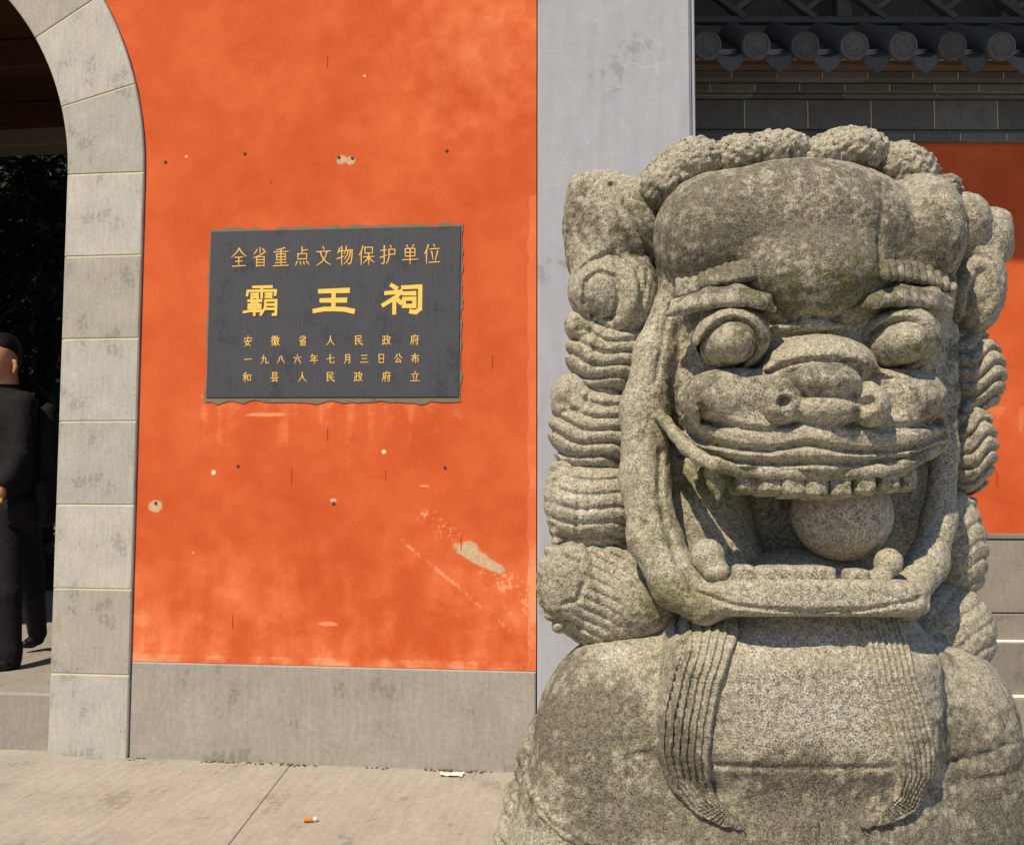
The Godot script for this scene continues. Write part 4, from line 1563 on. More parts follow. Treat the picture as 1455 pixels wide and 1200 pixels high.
	carve("upper_tooth", "", .0038, .0018, [
		[3, 1, .003, -.0884, 1.2511, .0808, .022, .0233, .045, .0698, .012],
	])
	carve("upper_tooth", "", .0038, .0018, [
		[3, 1, .003, -.0516, 1.2474, .0959, .0218, .0231, .045, .0698, .012],
	])
	carve("upper_tooth", "", .0038, .0018, [
		[3, 1, .003, -.0134, 1.2449, .1039, .0217, .023, .045, .0698, .012],
	])
	carve("upper_tooth", "", .0038, .0018, [
		[3, 1, .003, .027, 1.245, .1049, .0217, .0229, .045, .0698, .012],
	])
	carve("upper_tooth", "", .0038, .0018, [
		[3, 1, .003, .0714, 1.2502, .0985, .023, .023, .045, .0698, .012],
	])
	carve("upper_tooth", "", .0038, .0018, [
		[3, 1, .003, .1207, 1.2568, .0841, .0232, .0232, .045, .0698, .012],
	])
	carve("upper_tooth", "", .0038, .0018, [
		[3, 1, .003, .1671, 1.2609, .0625, .017, .0248, .04, 0, .012],
	])
	carve("nose", "", .0033, .0018, [
		[0, 1, .004, -.0043, 1.4294, .16, .0617, .0333, .062, -.0524],
		[0, 1, .008, -.0027, 1.3821, .145, .0622, .0348, .066, 0],
		[0, 1, .008, -.075, 1.3919, .145, .0348, .0386, .045, -.3491],
		[0, 1, .008, .0723, 1.3875, .158, .0358, .0383, .05, .3491],
		[1, 1, .012, -.1003, 1.405, .165, -.0817, 1.4219, .17, .0111, .0098],
		[1, 1, .012, .0897, 1.4006, .165, .0709, 1.4198, .17, .0111, .0098],
		[0, -1, .006, -.0821, 1.3925, .195, .0145, .0133, .03, 0],
		[0, -1, .006, .0555, 1.3899, .215, .0155, .0143, .034, .3491],
		[0, -1, .006, -.0767, 1.3727, .2, .0108, .0096, .02, 0],
		[0, -1, .006, .0415, 1.3706, .2, .0144, .0108, .02, 0],
	])
	carve("eye", "bulging stone eye on the lit side of the face", .0033, .0014, [
		[0, 1, .01, -.1444, 1.5253, .065, .0704, .0652, .075, 0],
		[2, 1, -.016, .05, 0, -.1196, 1.5005, .0087, -.1224, 1.4863, .0087, -.13, 1.4738, .0087, -.1414, 1.4645, .0087, -.1553, 1.4596, .0087, -.1701, 1.4595, .0087, -.1838, 1.4644, .0087, -.195, 1.4736, .0087, -.2023, 1.4861, .0087, -.2047, 1.5003, .0087, -.2019, 1.5146, .0087, -.1944, 1.5271, .0087, -.183, 1.5364, .0087, -.169, 1.5414, .0087, -.1542, 1.5415, .0087, -.1404, 1.5365, .0087, -.1292, 1.5273, .0087, -.122, 1.5148, .0087, -.1196, 1.5005, .0087],
		[2, 1, .006, .05, 0, -.2143, 1.5141, .0087, -.2077, 1.5323, .0087, -.1952, 1.5472, .0087, -.1783, 1.557, .0087, -.159, 1.5604, .0087, -.1399, 1.5571, .0087, -.1232, 1.5474, .0087, -.111, 1.5325, .0087, -.1049, 1.5144, .0087],
	])
	carve("eye/pupil", "", .0033, .0014, [
		[0, 1, .003, -.1531, 1.5062, .112, .0393, .0381, .056, 0],
	])
	carve("eye", "bulging stone eye beside the shaded mane", .0033, .0014, [
		[0, 1, .01, .1711, 1.5208, .065, .0704, .0652, .075, 0],
		[2, 1, -.016, .05, 0, .1854, 1.5013, .0087, .1825, 1.4871, .0087, .1748, 1.4746, .0087, .1633, 1.4653, .0087, .1493, 1.4603, .0087, .1345, 1.4603, .0087, .1208, 1.4652, .0087, .1097, 1.4744, .0087, .1026, 1.4869, .0087, .1004, 1.5011, .0087, .1033, 1.5153, .0087, .111, 1.5279, .0087, .1225, 1.5372, .0087, .1365, 1.5422, .0087, .1513, 1.5422, .0087, .1651, 1.5373, .0087, .1762, 1.528, .0087, .1832, 1.5155, .0087, .1854, 1.5013, .0087],
		[2, 1, .006, .05, 0, .0928, 1.5149, .0087, .0996, 1.5331, .0087, .1123, 1.548, .0087, .1293, 1.5577, .0087, .1486, 1.5612, .0087, .1677, 1.5578, .0087, .1843, 1.5482, .0087, .1963, 1.5333, .0087, .2022, 1.5152, .0087],
	])
	carve("eye/pupil", "", .0033, .0014, [
		[0, 1, .003, .159, 1.507, .112, .0393, .0381, .056, 0],
	])
	carve("eyelid", "", .004, .0014, [
		[1, 1, .012, -.2565, 1.5739, .03, -.2352, 1.5763, .075, .0067, .0104],
		[1, 1, .012, -.2352, 1.5763, .075, -.1949, 1.5805, .108, .0104, .0114],
		[1, 1, .012, -.1949, 1.5805, .108, -.1476, 1.5825, .125, .0114, .0113],
		[1, 1, .012, -.1476, 1.5825, .125, -.1057, 1.5765, .13, .0113, .01],
		[1, 1, .012, -.1057, 1.5765, .13, -.0788, 1.5665, .115, .01, .0063],
		[1, 1, .014, -.2447, 1.591, .04, -.192, 1.5975, .095, .0106, .0128],
		[1, 1, .014, -.192, 1.5975, .095, -.1442, 1.5994, .112, .0128, .0127],
		[1, 1, .014, -.1442, 1.5994, .112, -.0913, 1.5872, .115, .0127, .0101],
	])
	carve("eyelid", "", .004, .0014, [
		[1, 1, .012, .0723, 1.5695, .115, .0974, 1.577, .13, .0063, .01],
		[1, 1, .012, .0974, 1.577, .13, .1499, 1.5843, .12, .01, .0114],
		[1, 1, .012, .1499, 1.5843, .12, .2147, 1.5841, .095, .0114, .0115],
		[1, 1, .012, .2147, 1.5841, .095, .2742, 1.5806, .045, .0115, .0066],
		[1, 1, .014, .0906, 1.5903, .115, .1544, 1.6005, .11, .0101, .0127],
		[1, 1, .014, .1544, 1.6005, .11, .2258, 1.6016, .08, .0127, .0129],
		[1, 1, .014, .2258, 1.6016, .08, .2817, 1.597, .03, .0129, .0106],
	])
	carve("eyebrow", "", .0033, .0024, [
		[1, 1, .005, -.231, 1.642, .0108, -.2308, 1.6146, .0238, .0094, .0107],
		[1, 1, .005, -.2185, 1.6421, .0242, -.2185, 1.6149, .0372, .0093, .0106],
		[1, 1, .005, -.2061, 1.6424, .0368, -.2062, 1.6153, .0498, .0093, .0105],
		[1, 1, .005, -.1936, 1.6509, .0485, -.1939, 1.6238, .0615, .0092, .0105],
		[1, 1, .005, -.1812, 1.6514, .0593, -.1816, 1.6245, .0723, .0092, .0104],
		[1, 1, .005, -.1688, 1.6521, .0692, -.1694, 1.6253, .0822, .0091, .0103],
		[1, 1, .005, -.1564, 1.653, .0783, -.1571, 1.6262, .0913, .0091, .0103],
		[1, 1, .005, -.1439, 1.654, .0865, -.1447, 1.6273, .0995, .009, .0102],
		[1, 1, .005, -.1313, 1.6552, .0939, -.1323, 1.6286, .1069, .009, .0102],
		[1, 1, .005, -.1186, 1.6566, .1004, -.1197, 1.63, .1134, .0089, .0101],
	])
	carve("eyebrow", "", .0033, .0024, [
		[1, 1, .005, .1202, 1.6511, .1217, .1169, 1.6248, .1347, .0088, .01],
		[1, 1, .005, .138, 1.6533, .1112, .1346, 1.6269, .1242, .0089, .0101],
		[1, 1, .005, .156, 1.655, .1008, .1525, 1.6285, .1138, .0089, .0101],
		[1, 1, .005, .1741, 1.656, .0904, .1705, 1.6294, .1034, .009, .0102],
		[1, 1, .005, .1924, 1.6565, .08, .1887, 1.6297, .093, .0091, .0103],
		[1, 1, .005, .2108, 1.6563, .0696, .207, 1.6295, .0826, .0091, .0103],
		[1, 1, .005, .2294, 1.6556, .0592, .2255, 1.6286, .0722, .0092, .0104],
		[1, 1, .005, .2481, 1.6542, .0488, .2441, 1.6271, .0618, .0092, .0105],
		[1, 1, .005, .267, 1.6521, .0384, .2629, 1.6249, .0514, .0093, .0105],
		[1, 1, .005, .286, 1.6494, .0279, .2818, 1.6221, .0409, .0093, .0106],
	])
	carve("crown_curl", "", .0045, .0075, [
		[0, 1, .02, -.2484, 1.8475, -.11, .0689, .0574, .125, .6981, .0018, .5736, .8192, 291.6808, 1.4, 198.8733],
	])
	carve("crown_curl", "", .0045, .0075, [
		[0, 1, .02, -.1983, 1.8864, -.11, .0862, .0661, .125, .4887, .0018, .766, .6428, 291.6808, 1.4, 198.8733],
	])
	carve("crown_curl", "", .0045, .0075, [
		[0, 1, .02, -.0985, 1.9046, -.11, .0689, .0574, .125, .1396, .0018, .9848, .1736, 291.6808, 1.4, 198.8733],
	])
	carve("crown_curl", "", .0045, .0075, [
		[0, 1, .02, -.0222, 1.9138, -.11, .089, .0574, .125, .0349, .0018, .9976, .0698, 291.6808, 1.4, 198.8733],
	])
	carve("crown_curl", "", .0045, .0075, [
		[0, 1, .02, .1303, 1.9171, -.11, .0948, .0603, .125, -.0698, .0018, .9903, -.1392, 291.6808, 1.4, 198.8733],
	])
	carve("crown_curl", "", .0045, .0075, [
		[0, 1, .02, .0626, 1.9005, -.11, .0574, .0488, .125, 0, .0018, 1, 0, 291.6808, 1.4, 198.8733],
	])
	carve("crown_curl", "", .0045, .0075, [
		[0, 1, .02, .2349, 1.8786, -.11, .0862, .0661, .125, -.4887, .0018, .8192, -.5736, 291.6808, 1.4, 198.8733],
	])
	carve("crown_curl", "", .0045, .0075, [
		[0, 1, .02, .298, 1.8281, -.11, .046, .0574, .125, -.8727, .0018, .5, -.866, 291.6808, 1.4, 198.8733],
	])
	carve("ear", "curled stone ear with a spiral knob on the lit side", .0042, .003, [
		[0, 1, .025, -.3547, 1.7958, -.16, .0884, .112, .1, .1396],
		[0, 1, .012, -.2987, 1.7936, -.13, .0726, .1045, .1, .4887],
		[3, 1, .03, -.3836, 1.8321, -.17, .0533, .0711, .07, 0, .03],
		[0, 1, .03, -.3738, 1.728, -.15, .0674, .0733, .085, 0],
		[0, 1, .02, -.3695, 1.6479, -.105, .0716, .0716, .07, 0],
		[0, 1, .015, -.3125, 1.63, -.11, .0603, .089, .085, -.1745],
		[2, 1, -.008, -.3, 0, -.4255, 1.6748, .0083, -.4009, 1.6967, .0083, -.3542, 1.7171, .0083, -.3083, 1.6809, .0082, -.2976, 1.6192, .0082, -.316, 1.5622, .0083],
		[2, 1, -.011, -.3, 0, -.3909, 1.5929, .0083, -.4103, 1.6209, .0083, -.4074, 1.6547, .0083, -.3823, 1.6717, .0083, -.3516, 1.6605, .0083, -.3407, 1.6239, .0083, -.352, 1.5874, .0083, -.3743, 1.5761, .0083],
		[2, 1, .006, -.3, 0, -.3431, 1.6973, .0124, -.3167, 1.6584, .0123, -.3142, 1.6122, .0123, -.3326, 1.5762, .0124, -.3632, 1.5537, .0124],
		[2, 1, -.006, -.3, 0, -.402, 1.7246, .0112, -.4189, 1.7562, .0112, -.4267, 1.8025, .0112],
		[2, 1, -.012, -.3, 0, -.3514, 1.8574, .0111, -.3358, 1.8082, .0111, -.3078, 1.7597, .011, -.2775, 1.7203, .0109],
		[2, 1, -.005, -.3, 0, -.2847, 1.6776, .0069, -.2949, 1.6072, .0069, -.3091, 1.551, .0069],
	])
	carve("ear", "stone ear folded in two loops on the shaded side", .0042, .003, [
		[0, 1, .02, .3783, 1.7876, -.14, .0613, .0758, .09, -.2618],
		[0, 1, .02, .4475, 1.7655, -.17, .0474, .0681, .09, 0],
		[3, 1, .02, .4655, 1.7784, -.19, .0389, .0598, .06, 0, .025],
		[0, 1, .02, .4074, 1.6677, -.14, .0642, .105, .08, 0],
		[2, 1, .008, -.3, 0, .3593, 1.5577, .0126, .3562, 1.6433, .0126, .3762, 1.6978, .0126, .408, 1.6916, .0127, .4223, 1.6188, .0127, .3983, 1.5594, .0127],
		[2, 1, -.008, -.3, 0, .3771, 1.5862, .0084, .376, 1.6433, .0084, .3882, 1.6749, .0084],
		[2, 1, -.008, -.3, 0, .3398, 1.734, .0083, .332, 1.6554, .0083, .3319, 1.556, .0083],
		[2, 1, -.006, -.3, 0, .3156, 1.7267, .0083, .3586, 1.7265, .0084, .4148, 1.7027, .0085],
	])
	carve("mane_lock", "", .0042, .0028, [
		[0, 1, .012, -.3391, 1.5185, -.15, .0997, .1026, .095, -.0873, .0044, .2079, .9781, 238.0814, 1.5, 45.1102],
		[0, 1, .015, -.4146, 1.5781, -.125, .0318, .0347, .04, 0],
		[0, 1, .004, -.4247, 1.5733, -.105, .0158, .0172, .02, 0],
		[2, 1, -.006, -.3, 0, -.4251, 1.5477, .0071, -.3992, 1.5507, .0071, -.3847, 1.574, .0071],
	])
	carve("mane_lock", "", .0042, .0028, [
		[0, 1, .012, -.3682, 1.3638, -.16, .1061, .1091, .095, -.0873, .0044, .1736, .9848, 224.4, 1.3, 40.6057],
		[0, 1, .015, -.4288, 1.4324, -.135, .0466, .0466, .045, 0],
		[0, 1, .004, -.4448, 1.4358, -.11, .0215, .0244, .022, 0],
		[2, 1, -.006, -.3, 0, -.4512, 1.396, .0071, -.4139, 1.4004, .0071, -.3966, 1.4321, .0071],
	])
	carve("mane_lock", "", .0042, .0028, [
		[0, 1, .012, -.3785, 1.2081, -.15, .107, .0997, .095, 0, .0026, .1045, .9945, 214.2732, .9, 35.7122],
		[0, 1, .02, -.4497, 1.2314, -.13, .0348, .0668, .03, 0],
		[0, 1, .006, -.4647, 1.2834, -.13, .0131, .0116, .022, 0],
		[0, 1, .006, -.4679, 1.2617, -.13, .0131, .0116, .022, 0],
		[0, 1, .006, -.4711, 1.24, -.13, .0131, .0116, .022, 0],
		[0, 1, .006, -.4743, 1.2184, -.13, .0131, .0116, .022, 0],
		[0, 1, .006, -.4711, 1.1967, -.13, .0131, .0116, .022, 0],
		[0, 1, .006, -.468, 1.1752, -.13, .0131, .0116, .022, 0],
		[0, 1, .006, -.4648, 1.1536, -.13, .0131, .0116, .022, 0],
		[0, 1, .006, -.4616, 1.1321, -.13, .0131, .0116, .022, 0],
		[2, 1, -.005, -.3, 0, -.4299, 1.2887, .0071, -.4214, 1.232, .0071, -.4259, 1.1468, .0071],
	])
	carve("mane_lock", "", .0042, .0028, [
		[0, 1, .012, -.3656, 1.0327, -.14, .1342, .1109, .085, -.2094, .0032, .309, .9511, 307.6825, .7, 28.717],
		[0, 1, .03, -.296, 1.0205, -.1, .0857, .0714, .07, -.3491],
		[0, 1, .03, -.3353, .9671, -.13, .0871, .0377, .06, .2443],
		[0, 1, .02, -.4408, 1.0548, -.09, .0597, .0796, .04, -.1745],
		[0, 1, .006, -.4741, 1.1152, -.105, .0158, .0143, .022, 0],
		[0, 1, .006, -.4849, 1.0898, -.105, .0158, .0143, .022, 0],
		[0, 1, .006, -.4903, 1.0644, -.105, .0158, .0143, .022, 0],
		[0, 1, .006, -.4903, 1.0391, -.105, .0158, .0143, .022, 0],
		[0, 1, .006, -.4849, 1.0138, -.105, .0158, .0143, .022, 0],
		[0, 1, .006, -.4742, .9886, -.105, .0158, .0143, .022, 0],
		[0, 1, .006, -.458, .9635, -.105, .0158, .0143, .022, 0],
		[2, 1, -.007, -.3, 0, -.4017, 1.1289, .0083, -.3899, 1.0558, .0083, -.3701, .987, .0083],
		[2, 1, -.007, -.3, 0, -.4537, 1.1075, .0084, -.4239, 1.0946, .0083, -.4101, 1.0604, .0083, -.424, 1.0235, .0083, -.4538, 1.014, .0084],
	])
	carve("mane_lock", "", .0042, .0028, [
		[0, 1, .012, .4048, 1.4857, -.17, .0681, .0948, .09, .0873, .0046, -.1736, .9848, 212.0979, 1.5, 60.5994],
	])
	carve("mane_lock", "", .0042, .0028, [
		[0, 1, .012, .3857, 1.3396, -.17, .0637, .1096, .09, .0873, .0044, -.2588, .9659, 212.0979, 1.5, 70.6993],
	])
	carve("mane_lock", "", .0042, .0028, [
		[0, 1, .012, .3591, 1.1303, -.17, .0667, .1244, .09, .1396, .0018, -.1392, .9903, 176.7482, .9, 60.5994],
		[0, 1, .006, .3901, 1.2115, -.15, .022, .0132, .022, .2618],
		[0, 1, .006, .3939, 1.1867, -.15, .022, .0132, .022, .2618],
		[0, 1, .006, .3964, 1.1621, -.15, .022, .0132, .022, .2618],
		[0, 1, .006, .3966, 1.1374, -.15, .022, .0132, .022, .2618],
		[0, 1, .006, .3942, 1.1128, -.15, .022, .0132, .022, .2618],
		[0, 1, .006, .3898, 1.0882, -.15, .022, .0132, .022, .2618],
		[0, 1, .006, .3844, 1.0637, -.15, .022, .0132, .022, .2618],
		[0, 1, .006, .3794, 1.0392, -.15, .022, .0132, .022, .2618],
	])
	carve("mane_lock", "", .0042, .0028, [
		[0, 1, .012, .3256, .9459, -.14, .105, .105, .085, .1745, .0014, -.342, .9397, 165.6752, .6, 47.8617],
		[0, 1, .006, .3759, 1.0249, -.125, .0159, .0116, .02, .6109],
		[0, 1, .006, .3888, 1.0057, -.125, .0159, .0116, .02, .4538],
		[0, 1, .006, .3993, .9867, -.125, .0159, .0116, .02, .2967],
		[0, 1, .006, .4066, .9676, -.125, .0159, .0116, .02, .1396],
		[0, 1, .006, .4099, .9485, -.125, .0159, .0116, .02, -.0175],
		[0, 1, .006, .4089, .9295, -.125, .0159, .0116, .02, -.1745],
		[0, 1, .006, .4037, .9104, -.125, .0159, .0116, .02, -.3316],
		[0, 1, .006, .3945, .8914, -.125, .0159, .0116, .02, -.4887],
		[0, 1, .006, .3824, .8724, -.125, .0159, .0116, .02, -.6458],
	])
	carve("mane_back", "", .011, .006, [
		[0, 1, .05, .0826, 1.4639, -.42, .4256, .5508, .26, 0, .006, .0872, .9962, 110.7135, .8, 31.3688],
		[0, 1, .05, .0666, 1.8391, -.36, .3654, .1868, .22, 0],
		[0, 1, .05, .0591, 1.0697, -.36, .4352, .268, .22, 0],
	])
	carve("body", "", .0085, .0036, [
		[0, 1, .05, .0204, .9554, -.075, .2115, .1692, .17, 0],
		[3, 1, .06, -.0124, .8467, -.01, .2477, .1415, .145, 0, .075],
		[0, 1, .05, .0203, .7919, -.13, .4136, .2177, .17, 0],
		[0, 1, .06, -.3123, .7032, -.12, .1963, .2483, .17, .1745],
		[0, 1, .06, .2812, .6908, -.12, .1732, .2425, .17, -.1396],
		[0, 1, .07, -.01, .5724, -.065, .3716, .2244, .21, 0],
		[0, 1, .06, -.3486, .4603, -.16, .224, .3095, .2, 0],
		[0, 1, .06, .3315, .462, -.16, .1916, .3095, .2, 0],
		[0, 1, .08, .0321, .2712, -.3, .5368, .5368, .4, 0],
		[1, 1, .05, -.3189, .4217, -.06, -.3385, .2103, -.02, .1468, .13],
		[1, 1, .05, -.3385, .2103, -.02, -.3441, .0614, .02, .13, .1271],
		[1, 1, .05, -.3441, .0614, .02, -.3491, .0405, .06, .1271, .1243],
		[1, 1, .05, .2502, .4231, -.06, .24, .2117, -.02, .1468, .13],
		[1, 1, .05, .24, .2117, -.02, .2179, .0627, .02, .13, .1271],
		[1, 1, .05, .2179, .0627, .02, .1992, .0418, .06, .1271, .1243],
		[2, 1, -.005, -.2, 0, -.2104, .7561, .0088, -.123, .7562, .0087, -.0009, .7542, .0087, .1073, .7569, .0088],
		[2, 1, -.0035, -.2, 0, -.3937, .7802, .008, -.3311, .7604, .0079, -.2749, .7458, .0078],
		[2, 1, -.007, -.3, 0, .2383, .746, .0093, .2994, .751, .0094, .3697, .7635, .0097],
		[2, 1, -.005, -.3, 0, .2457, .7084, .0093, .3321, .7122, .0094, .4114, .718, .0098],
	])
	carve("beard_strand", "ribbed stone beard strand on the lit side, tip curling inward", .0033, .0014, [
		[0, 1, .05, .0204, .9554, -.075, .2115, .1692, .17, 0],
		[3, 1, .06, -.0124, .8467, -.01, .2477, .1415, .145, 0, .075],
		[0, 1, .05, .0203, .7919, -.13, .4136, .2177, .17, 0],
		[0, 1, .06, -.3123, .7032, -.12, .1963, .2483, .17, .1745],
		[0, 1, .06, .2812, .6908, -.12, .1732, .2425, .17, -.1396],
		[0, 1, .07, -.01, .5724, -.065, .3716, .2244, .21, 0],
		[0, 1, .06, -.3486, .4603, -.16, .224, .3095, .2, 0],
		[0, 1, .06, .3315, .462, -.16, .1916, .3095, .2, 0],
		[0, 1, .08, .0321, .2712, -.3, .5368, .5368, .4, 0],
		[1, 1, .05, -.3189, .4217, -.06, -.3385, .2103, -.02, .1468, .13],
		[1, 1, .05, -.3385, .2103, -.02, -.3441, .0614, .02, .13, .1271],
		[1, 1, .05, -.3441, .0614, .02, -.3491, .0405, .06, .1271, .1243],
		[1, 1, .05, .2502, .4231, -.06, .24, .2117, -.02, .1468, .13],
		[1, 1, .05, .24, .2117, -.02, .2179, .0627, .02, .13, .1271],
		[1, 1, .05, .2179, .0627, .02, .1992, .0418, .06, .1271, .1243],
		[4, 0, .007, 0, 0],
		[2, 1, .021, -.15, 1, -.1833, 1.0024, .0449, -.2044, .9717, .0468, -.2283, .9103, .0457, -.2427, .8332, .0448, -.2481, .7694, .0437, -.2379, .722, .0388, -.2141, .6865, .0283, -.1804, .6628, .0153, -.1493, .6498, .0038],
		[2, 1, -.0065, -.15, 0, -.1543, .9999, .0054, -.1746, .9668, .0056, -.1995, .9042, .0055, -.2142, .8287, .0054, -.22, .7701, .0052, -.2147, .7313, .0047, -.2006, .6985, .0034, -.1749, .6707, .0018, -.1481, .6518, .0013],
		[2, 1, -.0065, -.15, 0, -.1659, 1.0009, .0054, -.1865, .9688, .0056, -.211, .9066, .0055, -.2256, .8305, .0054, -.2312, .7698, .0052, -.224, .7276, .0047, -.206, .6937, .0034, -.1771, .6676, .0018, -.1486, .651, .0013],
		[2, 1, -.0065, -.15, 0, -.1775, 1.0019, .0054, -.1985, .9707, .0056, -.2225, .909, .0055, -.237, .8323, .0054, -.2425, .7695, .0052, -.2332, .7239, .0047, -.2114, .6889, .0034, -.1793, .6644, .0018, -.1491, .6502, .0013],
		[2, 1, -.0065, -.15, 0, -.1891, 1.0029, .0054, -.2104, .9727, .0056, -.234, .9115, .0055, -.2484, .8341, .0054, -.2537, .7692, .0052, -.2425, .7201, .0047, -.2168, .6841, .0034, -.1815, .6612, .0018, -.1495, .6493, .0013],
		[2, 1, -.0065, -.15, 0, -.2007, 1.0039, .0054, -.2224, .9747, .0056, -.2456, .9139, .0055, -.2598, .8359, .0054, -.265, .7689, .0052, -.2517, .7164, .0047, -.2222, .6793, .0034, -.1837, .658, .0018, -.15, .6485, .0013],
		[2, 1, -.0065, -.15, 0, -.2123, 1.0049, .0054, -.2343, .9767, .0056, -.2571, .9164, .0055, -.2712, .8377, .0054, -.2762, .7687, .0052, -.261, .7126, .0047, -.2276, .6746, .0034, -.186, .6549, .0018, -.1505, .6477, .0013],
		[2, 1, 0, -.15, 2, -.1833, 1.0024, .0449, -.2044, .9717, .0468, -.2283, .9103, .0457, -.2427, .8332, .0448, -.2481, .7694, .0437, -.2379, .722, .0388, -.2141, .6865, .0283, -.1804, .6628, .0153, -.1493, .6498, .0038],
	])
	carve("beard_strand", "ribbed stone beard strand on the shaded side, tip curling inward", .0033, .0014, [
		[0, 1, .05, .0204, .9554, -.075, .2115, .1692, .17, 0],
		[3, 1, .06, -.0124, .8467, -.01, .2477, .1415, .145, 0, .075],
		[0, 1, .05, .0203, .7919, -.13, .4136, .2177, .17, 0],
		[0, 1, .06, -.3123, .7032, -.12, .1963, .2483, .17, .1745],
		[0, 1, .06, .2812, .6908, -.12, .1732, .2425, .17, -.1396],
		[0, 1, .07, -.01, .5724, -.065, .3716, .2244, .21, 0],
		[0, 1, .06, -.3486, .4603, -.16, .224, .3095, .2, 0],
		[0, 1, .06, .3315, .462, -.16, .1916, .3095, .2, 0],
		[0, 1, .08, .0321, .2712, -.3, .5368, .5368, .4, 0],
		[1, 1, .05, -.3189, .4217, -.06, -.3385, .2103, -.02, .1468, .13],
		[1, 1, .05, -.3385, .2103, -.02, -.3441, .0614, .02, .13, .1271],
		[1, 1, .05, -.3441, .0614, .02, -.3491, .0405, .06, .1271, .1243],
		[1, 1, .05, .2502, .4231, -.06, .24, .2117, -.02, .1468, .13],
		[1, 1, .05, .24, .2117, -.02, .2179, .0627, .02, .13, .1271],
		[1, 1, .05, .2179, .0627, .02, .1992, .0418, .06, .1271, .1243],
		[4, 0, .007, 0, 0],
		[2, 1, .021, -.15, 1, .1157, 1.015, .0428, .1116, .9787, .0432, .1162, .9164, .0412, .1406, .843, .0388, .1536, .7882, .0389, .1585, .7419, .0354, .1426, .6944, .0267, .1029, .6725, .0152, .0561, .6574, .0038],
		[2, 1, -.0065, -.15, 0, .1429, 1.0215, .0051, .1389, .9855, .0052, .142, .9239, .0049, .1649, .85, .0047, .1785, .7916, .0047, .1806, .7371, .0042, .1561, .6845, .0032, .1078, .6644, .0018, .0571, .6553, .0013],
		[2, 1, -.0065, -.15, 0, .132, 1.0189, .0051, .128, .9827, .0052, .1317, .9209, .0049, .1552, .8472, .0047, .1686, .7903, .0047, .1717, .739, .0042, .1507, .6885, .0032, .1058, .6677, .0018, .0567, .6561, .0013],
		[2, 1, -.0065, -.15, 0, .1211, 1.0163, .0051, .117, .98, .0052, .1213, .9179, .0049, .1455, .8444, .0047, .1586, .7889, .0047, .1629, .7409, .0042, .1453, .6924, .0032, .1039, .6709, .0018, .0563, .657, .0013],
		[2, 1, -.0065, -.15, 0, .1103, 1.0136, .0051, .1061, .9773, .0052, .111, .9149, .0049, .1358, .8416, .0047, .1487, .7875, .0047, .1541, .7429, .0042, .1398, .6964, .0032, .1019, .6741, .0018, .056, .6578, .0013],
		[2, 1, -.0065, -.15, 0, .0994, 1.011, .0051, .0952, .9746, .0052, .1007, .9119, .0049, .1261, .8387, .0047, .1387, .7862, .0047, .1452, .7448, .0042, .1344, .7004, .0032, .0999, .6773, .0018, .0556, .6587, .0013],
		[2, 1, -.0065, -.15, 0, .0885, 1.0084, .0051, .0842, .9719, .0052, .0904, .9089, .0049, .1164, .8359, .0047, .1287, .7848, .0047, .1364, .7468, .0042, .129, .7044, .0032, .0979, .6805, .0018, .0552, .6595, .0013],
		[2, 1, 0, -.15, 2, .1157, 1.015, .0428, .1116, .9787, .0432, .1162, .9164, .0412, .1406, .843, .0388, .1536, .7882, .0389, .1585, .7419, .0354, .1426, .6944, .0267, .1029, .6725, .0152, .0561, .6574, .0038],
	])
	carve("neck_bell", "", .004, .0014, [
		[1, 1, .003, -.0531, .6636, .13, -.0539, .6195, .13, .0082, .01],
		[1, 1, .003, -.0397, .6636, .13, -.0405, .6195, .13, .0082, .01],
		[1, 1, .003, -.0262, .6637, .13, -.027, .6196, .13, .0082, .01],
		[0, 1, .01, -.0651, .5924, .1, .0818, .0435, .055, 0],
	])
	carve("harness_strap", "", .0045, .0018, [
		[1, 1, .004, -.524, .6708, -.134, -.5086, .6443, -.066, .0116, .0112],
		[1, 1, .004, -.5086, .6443, -.066, -.47, .6197, -.014, .0112, .0109],
		[1, 1, .004, -.47, .6197, -.014, -.4131, .5968, .022, .0109, .0107],
		[1, 1, .004, -.4131, .5968, .022, -.345, .5761, .05, .0107, .0105],
		[1, 1, .004, -.5191, .65, -.09, -.4957, .6198, -.04, .0085, .0083],
		[1, 1, .004, -.4957, .6198, -.04, -.4548, .595, 0, .0083, .0081],
		[1, 1, .004, -.4548, .595, 0, -.3946, .5728, .032, .0081, .008],
	])
	carve("shoulder_tuft", "", .005, .004, [
		[0, 1, .01, -.499, .7253, -.22, .0213, .0395, .05, -.2618],
		[0, 1, .01, -.5167, .6596, -.22, .0273, .0577, .05, -.2094, .003, .342, .9397, 206.8479, .5, 68.9493],
		[0, 1, .01, -.5375, .572, -.2, .0331, .0692, .06, -.1745, .004, .2588, .9659, 208.9164, .5, 69.6388],
		[0, 1, .01, -.5549, .501, -.18, .0357, .0715, .06, -.1047, .004, .2588, .9659, 211.0267, .5, 70.3422],
		[0, 1, .01, -.5239, .5406, -.13, .0203, .0319, .04, 0],
	])
	# plinth under the paws, below the frame
	part(stone_lion, "pedestal", chamfer_box(Vector3(0.95, 0.26, 1.25), 0.02), mats.course[0], Vector3(0, 0.129, -0.18))
	var ball := thing("stone_ball", "smooth round grey stone ball resting in the lion's open mouth", "ball", Vector3(.3497, 0, 2.2821), deg_to_rad(6.436))
	sculpt(ball, "sphere", "", 0.004, 0.0008, [[0, 1, .01, .0769, 1.195, 0, .0934, .0906, .0934, 0]], mats.ball, false)

